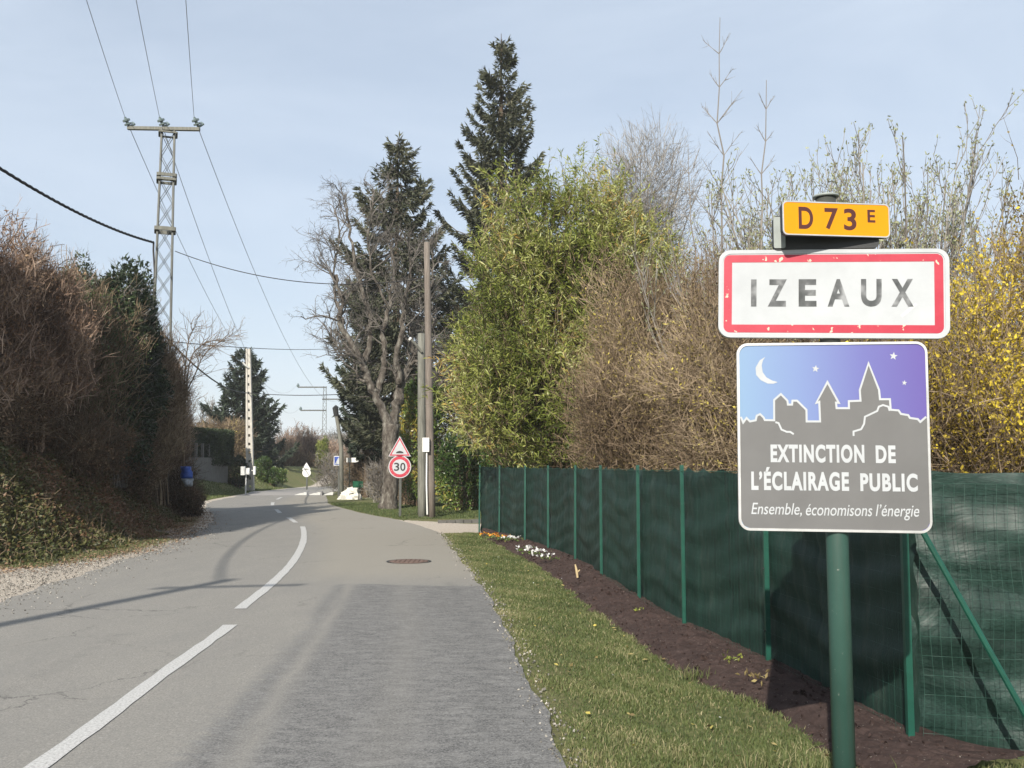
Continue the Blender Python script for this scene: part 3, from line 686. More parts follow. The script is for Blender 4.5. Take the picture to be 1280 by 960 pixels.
outline(pl,g,[z2(*p) for p in [(236,438),(250,442),(262,470),(285,480),(300,480),(315,490)]],2.3,.0024)
outline(pl,g,[z2(*p) for p in [(572,497),(572,478),(605,468),(618,445),(622,415),(650,402),(675,390),(682,372),(700,365),(722,372),(728,390)]],2.3,.0027)
part('white_outline', g, M['white'], ip)
g=Geo(); moon=[(197,153),(172,168),(153,200),(155,232),(175,255),(205,270),(230,271),(250,264),(225,257),(200,243),(184,220),(180,190),(186,168)]
mp_=[z2(*p) for p in moon]; tri=tessellate_polygon([[Vector((p[0],-p[1],0)) for p in mp_]]); g.add(np.array([pl.pt(*p,.0018) for p in mp_]),np.array(tri)); part('moon', g, M['white'], ip)
for cx,cy,r in ((415,207,17),(750,155,18),(793,270,12)):
    pts=[z2(cx+(r if k%2==0 else r*.42)*sin(k*pi/5+.15),cy-(r if k%2==0 else r*.42)*cos(k*pi/5+.15)) for k in range(10)]
    tri=tessellate_polygon([[Vector((p[0],-p[1],0)) for p in pts]]); g=Geo(); g.add(np.array([pl.pt(*p,.0018) for p in pts]),np.array(tri)); part('star', g, M['white'], ip)
g=Geo()
def zt_(txt,x0,y0,x1,y1,**k): g=Geo(); fit_text(pl,g,txt,900+x0/3.43,400+y0/3.43,900+x1/3.43,400+y1/3.43,.0026,**k); part('word', g, M['white'], ip)
zt_('EXTINCTION',213,534,616,612,bold=.042,space=1.16); zt_('DE',664,537,748,612,bold=.042,space=1.16)
zt_('L’ÉCLAIRAGE',127,632,548,732,bold=.042,space=1.16); zt_('PUBLIC',596,655,837,732,bold=.042,space=1.16)
zt_('Ensemble,',125,786,344,843,bold=.003,shear=.22); zt_('économisons',361,789,644,837,bold=.003,shear=.22); zt_('l’énergie',658,786,840,852,bold=.003,shear=.22,space=1.0)
# route number panel, turned the other way, and the second one behind it
pr_=Pl(radians(7), .115, 0).centre(1045.5,274.2)
g=Geo(); pr_.prism(g, rrect(979,253.5,1112,295,6), -.03, 0); rp_=part('route_panel', g, M['dark_metal'], ts)
g=Geo(); ring(pr_,g,rrect(978.6,253.1,1112.4,295.4,6),rrect(980,254.6,1111,294,5),-.002,.003); part('rim', g, M['alu'], rp_)
g=Geo(); pr_.prism(g, rrect(979.8,254.3,1111.2,294.2,5), 0, .0012); part('amber_face', g, M['amber'], rp_)
g=Geo()
def rt(ch,x0,y0,x1,y1): 
    g=Geo()
    f=lambda x:860+x/3.556; h=lambda y:220+y/3.556
    # undo the roll so that the characters land on their photo rows
    fit_text(pr_,g,ch,f(x0),h(y0)-0.03*((f(x0)+f(x1))/2-1045.5),f(x1),h(y1)-0.03*((f(x0)+f(x1))/2-1045.5),.0016,.024)
    part('character', g, M['brown_letter'], rp_)
rt('D',492,138,556,236); rt('7',607,143,667,238); rt('3',692,145,748,242); rt('E',798,150,833,207)
pb_=Pl(radians(-6), .055, 0.0).centre(1032,289.5)
g=Geo(); pb_.prism(g, rrect(966,268,1098,311,6), -.03, 0); bk=part('rear_panel', g, M['dark_metal'], ts)
g=Geo(); pb_.prism(g, rrect(966.5,270,981,309,2), 0, .006); part('edge_strip', g, M['grey_metal'], bk)
g=Geo(); box(g,(base[0],YS-.0,P(PX0,303,YS)[2]),(.38,.045,.05)); part('bracket', g, M['dark_metal'], ts)
for py in (345,395,460,630):
    g=Geo(); z=P(PX0,py,YS)[2]; tube(g,[(base[0],YS,z-.02),(base[0],YS,z+.02)],.053,20); part('clamp', g, M['galv'], ts)

# ------------------------------------------------------------------ poles and wires
def hang(a,b,sag,n=40):
    t=np.linspace(0,1,n)[:,None]; p=np.asarray(a)*(1-t)+np.asarray(b)*t; p[:,2]-=(4*sag*t*(1-t))[:,0]; return p
PY=30.0; pc=P(206,300,PY); px_,py_=pc[0],PY; ptop=P(206,163,PY)[2]; hb=float(H(px_,PY))
def pylon(loc, top, label, full=True):
    x,y,zb=loc; r=root('lattice_pylon', loc, label, 'pylon', 'steel lattice pylons carrying the three wires')
    ya=-math.atan2(x,y)*1.0; ca_y,sa_y=cos(ya),sin(ya)
    wbot,wtop=.31,.19
    def cr(sx,sy,z): 
        w_=wbot+(wtop-wbot)*(z-zb)/(top-zb); return np.array([x+(sx*ca_y-sy*sa_y)*w_,y+(sx*sa_y+sy*ca_y)*w_,z])
    for sx in (-1,1):
        for sy in (-1,1):
            g=Geo(); a_=cr(sx,sy,zb-.2); b_=cr(sx,sy,top); beam(g,a_,b_,.055); part('leg', g, M['galv'], r)
    npan=15; zs=np.linspace(zb+.3,top-.1,npan+1)
    for i in range(npan):
        for (s0,s1) in (((-1,-1),(1,-1)),((1,-1),(1,1)),((1,1),(-1,1)),((-1,1),(-1,-1))):
            if not full:
                continue
            for za,zb2 in ((zs[i],zs[i+1]),(zs[i+1],zs[i])):
                g=Geo(); beam(g,cr(*s0,za),cr(*s1,zb2),.022,.016); part('cross_brace', g, M['galv'], r)
    if not full:
        g=Geo()
        for i in range(npan):
            for (s0,s1) in (((-1,-1),(1,-1)),((1,-1),(1,1)),((1,1),(-1,1)),((-1,1),(-1,-1))):
                beam(g,cr(*s0,zs[i]),cr(*s1,zs[i+1]),.03)
        part('cross_bracing', g, M['galv'], r)
    return r,cr
r,cr=pylon((px_,PY,hb), ptop, 'tall grey lattice pylon with a T-shaped crossarm rising behind the left bushes')
YA=-math.atan2(px_,PY); CY,SY=cos(YA),sin(YA)
def pz(py): return P(206,py,PY)[2]
for pyy,hh in ((221,.10),(226,.08),(288,.12),(168,.05)):
    z=pz(pyy); w_=.31+(.19-.31)*(z-hb)/(ptop-hb)
    for a_,b_ in (((-1,-1),(1,-1)),((1,-1),(1,1)),((1,1),(-1,1)),((-1,1),(-1,-1))):
        g=Geo(); k=w_+.07; beam(g,(px_+(a_[0]*CY-a_[1]*SY)*k,PY+(a_[0]*SY+a_[1]*CY)*k,z),(px_+(b_[0]*CY-b_[1]*SY)*k,PY+(b_[0]*SY+b_[1]*CY)*k,z),.06,hh); part('collar', g, M['wood_grey'], r)
XA=[P(x,163,PY)[0] for x in (163,206,249)]
g=Geo(); beam(g,(XA[0]-.05,PY-.1,ptop+.04),(XA[2]+.05,PY-.1,ptop-.0),.12,.1); arm=part('crossarm', g, M['wood_grey'], r)
INS=[]
for k,xa_ in enumerate(XA):
    g=Geo(); p0=np.array([xa_,PY-.1,ptop+.09]); dd=np.array([-.30,-.25,.75])*.62
    zz_=[0,.1,.12,.2,.22,.32,.34,.44,.5,.6]; rr_=[.04,.04,.12,.12,.05,.05,.12,.12,.05,.03]
    tube(g,[p0+dd*t for t in zz_],rr_,10)
    tube(g,[p0+np.array([.0,.0,-.02]),p0+np.array([.12,.1,.12]),p0+np.array([.02,.2,.2])],.04,8)
    part('insulator', g, M['glass_ins'], r, smooth=False); INS.append(p0+dd*.6)
# far pylon
r2,_=pylon((P(405,560,125)[0],125,0), P(405,483,125)[2], 'distant thin lattice pylon above the far road bend', False)
x2=P(405,483,125)[0]; zt2=P(405,483,125)[2]
ENDS=[]
for (xa,xb,pyv) in ((-1.0*3.4,.3,484),(-.2,2.6,499),(-3.0,.3,513)):
    g=Geo(); z=P(405,pyv,125)[2]; beam(g,(x2+xa*1.0,125,z),(x2+xb*1.0,125,z),.16); part('crossarm', g, M['galv'], r2)
    xe = x2+xa if abs(xa)>abs(xb) else x2+xb
    g=Geo(); tube(g,[(xe,125,z),(xe,125,z+.25),(xe,125,z+.5)],[.14,.2,.06],8); part('insulator', g, M['glass_ins'], r2)
    ENDS.append(np.array([xe,125,z+.5]))
# third pylon behind the camera, carrying the wires on
r3=copy_tree(r); vx=(P(265,490,100)-P(265,490,1)); 
r3.location=(px_+.3125*66, PY-66, 0); r3['label']='tall grey lattice pylon behind the viewer at the right of the road'
off3=np.array([.3125*66,-66,-hb])
def wire(name,a,b,sag,rad,mat,label,cat='wire',group=None,n=48,twist=False):
    p=hang(a,b,sag,n); g=Geo(); tube(g,p,rad,6)
    if twist:
        for ph in (0,2.1,4.2):
            pp=hang(a,b,sag,n*8); th=np.arange(len(pp))*.55+ph
            q_=pp+np.stack([np.zeros(len(pp)),np.cos(th),np.sin(th)],1)*rad*.9; tube(g,q_,rad*.7,5)
    return single(name,g,mat,tuple(p[0]),label,cat,group)
names=('left','middle','right')
for k in range(3):
    wire('power_line',INS[k],ENDS[[0,2,1][k]],[4.2,4.0,3.8][k],.011,M['wire'],f'thin wire running from the {names[k]} insulator of the tall pylon into the distance','wire','overhead wires on the lattice pylons',80)
    wire('power_line',INS[k],INS[k]+off3+np.array([0,0,hb]),1.6,.008,M['wire'],f'thin wire rising from the {names[k]} insulator to the top edge of the picture','wire','overhead wires on the lattice pylons',60)
# pole out of view on the left whose shadow crosses the lane
tip=np.array([-3.80,13.2,0]); hp=10.0; sp0=tip[:2]-np.array([.31,1.0])*(hp/.645)
r=root('utility_pole', (sp0[0],sp0[1],0), 'tall round utility pole with a short crossarm standing left of the viewer', 'pole')
g=Geo(); tube(g,[(sp0[0],sp0[1],-.3),(sp0[0],sp0[1],hp)],[.16,.10],14); part('shaft', g, M['wood_grey'], r, smooth=True)
g=Geo(); zc_=hp-.5; beam(g,(sp0[0]-.45,sp0[1]-.15,zc_),(sp0[0]+1.35,sp0[1]+.2,zc_),.08); part('crossarm', g, M['galv'], r)
ca_=P(192,303,PY-.3)
wire('service_cable',(sp0[0],sp0[1],9.85),ca_,1.6,.026,M['cable'],'thick twisted black cable sagging to the tall pylon from the left edge','cable','twisted black service cables',50,True)
g=Geo(); tube(g,[ca_,ca_+[0,0,-.25],ca_+[.06,0,-.9],ca_+[.05,0,-2.2],ca_+[.15,0,-3.4]],.03,6)
single('downlead_cable',g,M['cable'],tuple(ca_),'black cable running down the left leg of the tall pylon','cable')
# right-hand pair of poles
def pole(name,pxb,pyb,pxt,pyt,Y,r0,r1,mat,label,parts=True):
    b_=P(pxb,pyb,Y); t_=P(pxt,pyt,Y); z0=float(H(b_[0],Y)); r=root(name,(b_[0],Y,z0),label,'pole')
    g=Geo(); pts=np.linspace([b_[0],Y,z0-.2],[t_[0],Y,t_[2]],8); tube(g,pts,np.linspace(r0,r1,8),14); part('shaft', g, mat, r, smooth=True); return r,b_,t_
r,bw,tw=pole('utility_pole',539,644,533.5,303,29.0,.135,.09,M['wood_brown'],'tall brown wooden utility pole beside a shorter grey pole on the verge')
g=Geo(); tube(g,[tw,tw+[0,0,.05]],[.09,.02],12); part('cap', g, M['galv'], r)
g=Geo(); z=P(533,556,28.8)[2]; box(g,(P(532.5,556,28.8)[0],28.78,z),(.20,.12,.42)); part('meter_box', g, M['white_pl'], r)
g=Geo(); xx=P(533.5,556,28.8)[0]; tube(g,[(xx,28.8,z-.1),(xx+.0,28.8,1.0),(xx+.03,28.8,.1)],.025,8); part('conduit', g, M['white_pl'], r)
r,bg_,tg=pole('utility_pole',527.5,643,526.5,417,29.35,.13,.11,M['wood_grey'],'short pale grey wooden pole with a bracket, next to the taller brown pole')
g=Geo(); tube(g,[P(527,440,29.2),P(521,432,29.1),P(513,424,29.0)],.04,8); part('bracket_arm', g, M['wood_grey'], r)
g=Geo(); tube(g,[P(513.5,424.5,29.0),P(511.5,423,29.0)],.06,8); part('bracket_tip', g, M['white_pl'], r)
wire('service_cable',P(219,314,PY),P(534,347,29.0),.55,.014,M['cable'],'dark cable sagging from the tall pylon towards the brown wooden pole','cable','dark cables crossing above the road',60)
# concrete pole with foot holes
YC=58.0; cb=P(313,606,YC); ct=P(310.5,436,YC); zc=float(H(cb[0],YC))
r=root('concrete_pole',(cb[0],YC,zc),'pale concrete utility pole with a column of dark holes in front of a fir','pole')
g=Geo(); N=17; zs=np.linspace(zc-.1,ct[2],N*2+1); 
# web and two flanges, holes left open between the web pieces
for s in (-1,1):
    gg=Geo(); 
    Vb=[]
    for z,wd in ((zc-.1,.24),(ct[2],.13)):
        xm=cb[0]+(ct[0]-cb[0])*(z-zc)/(ct[2]-zc)
        for dy in (-.12,.12):
            for e in (s*wd*.38,s*wd): Vb.append((xm+e,YC+dy,z))
    gg.add(Vb,np.array([[0,1,5,4],[1,3,7,5],[3,2,6,7],[2,0,4,6],[4,5,7,6],[0,2,3,1]])); part('flange', gg, M['concrete'], r)
for i in range(0,2*N,1):
    z0,z1=zs[i],zs[i+1]
    if i%2==1: z0+= .05; z1-=.05
    if i%2==0: z0-=.05; z1+=.05
    if i%2==1 and i<2*N-6: continue
    xm=cb[0]+(ct[0]-cb[0])*((z0+z1)/2-zc)/(ct[2]-zc); wd=.24+(.13-.24)*((z0+z1)/2-zc)/(ct[2]-zc)
    gg=Geo(); box(gg,(xm,YC,(z0+z1)/2),(wd*.8,.16,z1-z0)); part('web', gg, M['concrete'], r)
g=Geo(); tube(g,[P(311,460,YC-.15),P(307,457,YC-.3),P(303.5,453,YC-.4)],.05,6); part('bracket_arm', g, M['white_pl'], r)
wire('service_cable',P(206,420,PY),P(311,491,YC),.5,.03,M['cable'],'dark cable dropping from the left bushes to the concrete pole','cable','dark cables crossing above the road',40)
wire('service_cable',P(311,491,YC),P(440,492,50),.12,.022,M['cable'],'dark cable running right from the concrete pole to the tree','cable','dark cables crossing above the road',20)
wire('service_cable',P(215,427,PY),P(455,431,70),.3,.015,M['cable'],'thin upper cable crossing the road just above the fir top','cable','dark cables crossing above the road',30)
# leaning pole by the white stones
YL=46.0; lb=P(427,628,YL); r=root('utility_pole',(lb[0],YL,0),'thin leaning grey pole with a dark bent top behind the white stones','pole')
g=Geo(); pts=[(lb[0],YL,-.2),P(426.5,560,YL),P(424,540,YL),P(420.5,520,YL),P(419,510,YL)]; tube(g,pts,[.105,.10,.09,.085,.08],10); part('shaft', g, M['wood_grey'], r, smooth=True)
g=Geo(); tube(g,[P(420.5,520,YL),P(419,509,YL),P(418,508,YL)],[.12,.14,.10],8); part('cable_head', g, M['dark_metal'], r)

# ------------------------------------------------------------------ small road signs
YG=29.3; sb=P(500,645,YG); sx=sb[0]; 
r=root('speed_sign',(sx,YG,0),'round 30 speed limit sign under a triangular hump warning sign on a grey post','road sign')
g=Geo(); beam(g,(sx,YG,-.1),(sx,YG,P(500,552,YG)[2]),.075,.045); part('post', g, M['galv'], r)
def disc(g,c,rad,y0,y1,n=40,inner=None):
    th=np.linspace(0,2*pi,n,endpoint=False); 
    if inner is None: tube(g,[(c[0],y0,c[2]),(c[0],y1,c[2])],rad,n)
    else:
        k=np.arange(n); A=np.c_[c[0]+rad*np.cos(th),np.full(n,y1),c[2]+rad*np.sin(th)]; B=np.c_[c[0]+inner*np.cos(th),np.full(n,y1),c[2]+inner*np.sin(th)]
        g.add(np.vstack([A,B]),np.stack([k,(k+1)%n,n+(k+1)%n,n+k],1))
cc=P(500,583.5,YG); rad=.345
g=Geo(); disc(g,cc,rad,YG-.035,YG-.06); dsk=part('round_panel', g, M['white'], r)
g=Geo(); disc(g,cc,rad*.92,0,YG-.063,inner=rad*.66); part('red_ring', g, M['red'], dsk)
for ch,ox in (('3',-.27),('0',.27)):
    g=Geo(); V,Fs=text_mesh(ch,.018); mn=V.min(0);mx_=V.max(0); u=(V[:,0]-mn[0])/(mx_[0]-mn[0])-.5; v=(V[:,1]-mn[1])/(mx_[1]-mn[1])-.5
    W=np.stack([cc[0]+(u*.46+ox)*rad,np.full(len(V),YG-.064),cc[2]+v*rad*.72],1)
    for f in Fs: g.add(W,np.array([f]))
    part('digit', g, M['black'], dsk)
def tri3(px_,py0,py1,hw,Y,inset,y): 
    t_=P(px_,py0,Y); b_=P(px_,py1,Y); h=t_[2]-b_[2]; w_=hw*Y/F; c_=np.array([t_[0],y,b_[2]+h/3]); pts=np.array([[t_[0],y,t_[2]],[t_[0]-w_,y,b_[2]],[t_[0]+w_,y,b_[2]]]); return c_+(pts-c_)*inset
def trip(g,a,b_): g.add(np.vstack([a,b_]),[np.array([[0,1,2],[5,4,3]]),np.array([[0,3,4,1],[1,4,5,2],[2,5,3,0]])])
g=Geo(); trip(g,tri3(500,545,570.5,14,YG,1,YG-.06),tri3(500,545,570.5,14,YG,1,YG-.035)); tp=part('triangle_panel', g, M['white'], r)
g=Geo(); A=tri3(500,545,570.5,14,YG,.90,YG-.063); B=tri3(500,545,570.5,14,YG,.72,YG-.063); g.add(np.vstack([A,B]),np.array([[0,1,4,3],[1,2,5,4],[2,0,3,5]])); part('red_border', g, M['red'], tp)
g=Geo(); hc=P(500,566.6,YG); th=np.linspace(0,pi,12); g.add([(hc[0]+.115*cos(t_),YG-.0645,hc[2]+.07*sin(t_)) for t_ in th],np.array([list(range(12))[::-1]])); part('hump_symbol', g, M['black'], tp)
# back of the signs across the road
YB=62; bb_=P(383.5,609,YB); r=root('road_sign_back',(bb_[0],YB,0),'pale backs of a triangle and a round sign on the far left verge','road sign')
g=Geo(); beam(g,(bb_[0],YB,-.1),(bb_[0],YB,P(383,582,YB)[2]),.09); part('post', g, M['galv'], r)
g=Geo(); disc(g,P(383.5,591,YB),.27,YB-.05,YB-.09,24); part('round_panel', g, M['white_pl'], r)
g=Geo(); trip(g,tri3(383.5,578,587,5.4,YB,1,YB-.09),tri3(383.5,578,587,5.4,YB,1,YB-.05)); part('triangle_panel', g, M['white_pl'], r)
# crossing sign and arrow
YX=46.6; cx=P(422.5,640,YX); r=root('crossing_sign',(cx[0],YX,0),'small square blue and white crossing sign beside the leaning pole','road sign')
g=Geo(); beam(g,(cx[0]+.02,YX,-.1),(cx[0]+.02,YX,P(422,572,YX)[2]),.08); part('post', g, M['galv'], r)
c_=P(423.5,576,YX); g=Geo(); box(g,(c_[0],YX-.06,c_[2]),(.46,.03,.46)); pn=part('square_panel', g, M['white_pl'], r)
g=Geo(); box(g,(c_[0],YX-.08,c_[2]),(.40,.01,.40)); part('blue_face', g, M['blue_sign'], pn)
g=Geo(); s_=.17; trip(g,np.array([[c_[0],YX-.095,c_[2]+s_],[c_[0]-s_,YX-.095,c_[2]-s_],[c_[0]+s_,YX-.095,c_[2]-s_]]),np.array([[c_[0],YX-.087,c_[2]+s_],[c_[0]-s_,YX-.087,c_[2]-s_],[c_[0]+s_,YX-.087,c_[2]-s_]])); part('white_triangle', g, M['white'], pn)
ax=P(438.5,575,YX); r=root('arrow_sign',(ax[0]-.1,YX+.3,0),'small white arrow sign right of the crossing sign','road sign')
g=Geo(); beam(g,(ax[0]-.1,YX+.3,-.1),(ax[0]-.1,YX+.3,ax[2]),.05); part('post', g, M['wood_grey'], r)
g=Geo(); a0,a1=ax[0]-.25,ax[0]+.2; y=YX+.25
pts=[(a0,ax[2]-.11),(a1,ax[2]-.11),(a1+.15,ax[2]-.06),(a1,ax[2]+.11),(a0,ax[2]+.11)]; k=5; V=[(p[0],y,p[1]) for p in pts]+[(p[0],y+.03,p[1]) for p in pts]
g.add(V,[np.array([[0,1,2,3,4]]),np.array([[9,8,7,6,5]]),np.array([[i,i+5,(i+1)%5+5,(i+1)%5] for i in range(5)])]); part('arrow_panel', g, M['white_pl'], r)
# white painted stones
def rock(c,s,seed,name='stone'):
    r_=np.random.default_rng(seed); g=Geo(); n1,n2=9,6; V=[]
    for i in range(n2+1):
        ph=pi*i/n2
        for j in range(n1):
            th=2*pi*j/n1; k=1+.22*r_.standard_normal() if 0<i<n2 else 1
            V.append((c[0]+s[0]*k*sin(ph)*cos(th),c[1]+s[1]*k*sin(ph)*sin(th),c[2]+s[2]*k*cos(ph)))
    q=[[i*n1+j,i*n1+(j+1)%n1,(i+1)*n1+(j+1)%n1,(i+1)*n1+j] for i in range(n2) for j in range(n1)]
    return g.add(V,np.array(q))
YW=44.5
stn=[(427,625,.20,.17,'low'),(433,624,.24,.20,'broad'),(440,625,.24,.20,'round'),(446,623,.17,.16,'small'),(436,618,.24,.22,'upper'),(441,613.5,.22,.15,'flat topmost'),(431,619,.12,.12,'little')]
words=['leftmost low white stone beside the leaning pole','broad white painted stone at the bottom front of the pile','round white painted stone right of the pile foot','small white stone at the right end of the pile','upper white painted stone in the middle of the pile','flat topmost white stone of the pile on the verge','little white stone on the left shoulder of the pile']
for k,(a_,b_,s1,s2,_) in enumerate(stn):
    c_=P(a_,b_,YW+ (0 if k<4 else .15)); single('painted_stone',rock(c_,(s1*1.3,s1*1.1,s2*1.3),k+3),M['stone_white'],tuple(c_),words[k],'stone','white painted stones on the verge')
YQ=43.5; gp=P(448.5,632,YQ); r=root('notice_board',(gp[0],YQ,0),'small dark green rectangular plate on a thin post right of the white stones','sign')
g=Geo(); beam(g,(gp[0],YQ,-.1),(gp[0],YQ,P(448,602,YQ)[2]),.05); part('post', g, M['galv'], r)
c_=P(447.5,605.5,YQ); g=Geo(); box(g,(c_[0],YQ-.05,c_[2]),(.46,.03,.30)); part('plate', g, M['green_plate'], r)

# left verge far: white boxes on post, small box on pole, blue sack, wall and pickets
YV=52; vb=P(307,618,YV); vz=float(H(vb[0],YV)); r=root('letterbox_post',(vb[0],YV,vz),'white box panel on a thin white post in front of the concrete pole','letterbox')
g=Geo(); beam(g,(vb[0],YV,vz-.5),(vb[0],YV,P(307,585,YV)[2]),.06); part('post', g, M['white_pl'], r)
c_=P(305,588.5,YV); g=Geo(); box(g,(c_[0],YV-.14,c_[2]),(.22,.22,.46)); part('box', g, M['white_pl'], r)
c_=P(310,589,YV); g=Geo(); box(g,(c_[0]+.02,YV-.1,c_[2]),(.20,.16,.34)); part('box', g, M['white_pl'], r)
c_=P(318.3,588,YC-.5); g=Geo(); box(g,c_,(.12,.2,.50)); box(g,(c_[0]-.12,c_[1],c_[2]),(.14,.03,.04)); single('meter_cabinet',g,M['white_pl'],tuple(c_),'narrow white box mounted at the right side of the concrete pole','box')
YU=29.0; c_=P(234,606,YU); zg=float(P(234,606,YU)[2]); t_=P(232,583,YU)
r=root('plastic_sack',(c_[0],YU,zg),'bright blue sack with a pale lower part at the end of the left hedge','sack')
g=Geo(); rr=np.random.default_rng(4); 
mz=P(233,598,YU)[2]
def sackpiece(z0,z1,w0,w1,x0,x1):
    g=Geo(); V=[]; n1=12; m1=6
    for i in range(m1+1):
        t=i/m1; 
        for j in range(n1):
            th=2*pi*j/n1; k=1+.12*rr.standard_normal(); V.append((x0+(x1-x0)*t+(w0+(w1-w0)*t)*k*cos(th),YU+.16*k*sin(th),z0+(z1-z0)*t+ (.03*rr.standard_normal() if 0<i<m1 else 0)))
    q=[[i*n1+j,i*n1+(j+1)%n1,(i+1)*n1+(j+1)%n1,(i+1)*n1+j] for i in range(m1) for j in range(n1)]
    g.add(V,[np.array(q),np.array([list(range(n1))[::-1]]),np.array([[m1*n1+j for j in range(n1)]])]); return g
part('blue_top', sackpiece(mz,t_[2],.17,.14,c_[0]+.0,c_[0]-.05), M['blue_plastic'], r, smooth=True)
part('pale_bottom', sackpiece(zg-.05,mz-.005,.10,.16,c_[0]+.05,c_[0]+.0), M['pale_plastic'], r, smooth=True)
# low wall with picket posts
W0=P(226,585,49); W1=P(283,583,57); 
zw=lambda p: float(H(p[0],p[1]))
r=root('garden_wall',(W0[0],W0[1],zw(W0)),'low grey rendered wall below a clipped hedge on the far left bank','wall')
g=Geo(); za=P(230,572,W0[1])[2]; zb_=P(283,572,W1[1])[2]
d,u,v=frame([W1[0]-W0[0],W1[1]-W0[1],0]); nn=np.array([-d[1],d[0],0])*.1
V=[]
for p,zt2_ in ((W0-[1.5*d[0],1.5*d[1],0],za),(W1,zb_)):
    for s in (-1,1):
        for z in (.2,zt2_-0.0): V.append((p[0]+s*nn[0],p[1]+s*nn[1],z))
g.add(V,np.array([[0,4,5,1],[2,3,7,6],[1,5,7,3],[0,1,3,2],[4,6,7,5]])); part('wall_face', g, M['render_wall'], r)
for t in np.linspace(.02,.97,8):
    p=W0*(1-t)+W1*t; z=za*(1-t)+zb_*t; g=Geo(); beam(g,(p[0],p[1],z),(p[0],p[1],z+.78),.13); part('picket', g, M['render_wall'], r)

# ------------------------------------------------------------------ low kerb at the driveway
a_=G(548,654); b_=G(640,652); g=Geo(); 
r=root('kerb_edging',tuple((a_+b_)/2),'low row of stone edging between the gravel drive and the laurel hedge','kerb')
for k in range(9):
    t0=k/9; p=a_*(1-t0)+b_*t0; q_=a_*(1-(t0+.1))+b_*(t0+.1); g=Geo(); beam(g,(p[0],p[1],.03),(q_[0],q_[1],.03+.01*rng.standard_normal()),.12,.10); part('kerb_stone', g, M['render_wall'], r)

# ------------------------------------------------------------------ hills
def hill(y,h,seed,x0,x1,name):
    xs=np.linspace(x0,x1,240); rr=np.random.default_rng(seed)
    z=h*(.75+.25*np.sin(xs/380+seed)+.10*np.sin(xs/130+seed*2)+.03*np.sin(xs/35)+.012*rr.standard_normal(240))
    rows=[(0,1.0),(-.12*y,.62),(-.25*y,-.05)]; V=[]
    for dy,f in rows: V.append(np.stack([xs,np.full(240,y+dy),z*f-(2 if f<0 else 0)],1))
    V.append(np.stack([xs,np.full(240,y+200),z*.3],1)); V=np.concatenate(V); i=np.arange(239); q=np.concatenate([np.stack([i+240,i+241,i+1,i],1),np.stack([i+480,i+481,i+241,i+240],1),np.stack([i,i+1,i+721,i+720],1)])
    g=Geo(); g.add(V,q); return struct(name,g,simple('wooded hill',(.055,.06,.045),.95,.1,0,.4,.02),smooth=True)
hill(1500,66,1,-1800,1800,'hill'); hill(900,22,5,-1300,1300,'hill')
#VEG
# ------------------------------------------------------------------ vegetation
def clump(p, f=1.0):
    return .5+.25*np.sin(p[:,0]*2.1*f+p[:,2]*1.3*f)+.2*np.sin(p[:,1]*2.7*f-p[:,2]*2.3*f+1)+.15*np.sin(p[:,0]*5.3*f+p[:,1]*4.1*f+p[:,2]*4.7*f)
def tint(p, lo, hi, f=1.0, jit=.16):
    return np.clip(lo+(hi-lo)*clump(p,f)+jit*rng.standard_normal(len(p)), 0, 1)
def pick(ells, n, lo=.5, lump=.12):
    vol=np.array([e[1][0]*e[1][1]*e[1][2] for e in ells])**.8; ks=rng.choice(len(ells), n, p=vol/vol.sum()); P_=[];D_=[]
    for k,e in enumerate(ells):
        m_=int((ks==k).sum()); p,d=rand_ell(m_, e[0], e[1], lo, lump); P_.append(p); D_.append(d)
    return np.concatenate(P_), np.concatenate(D_)
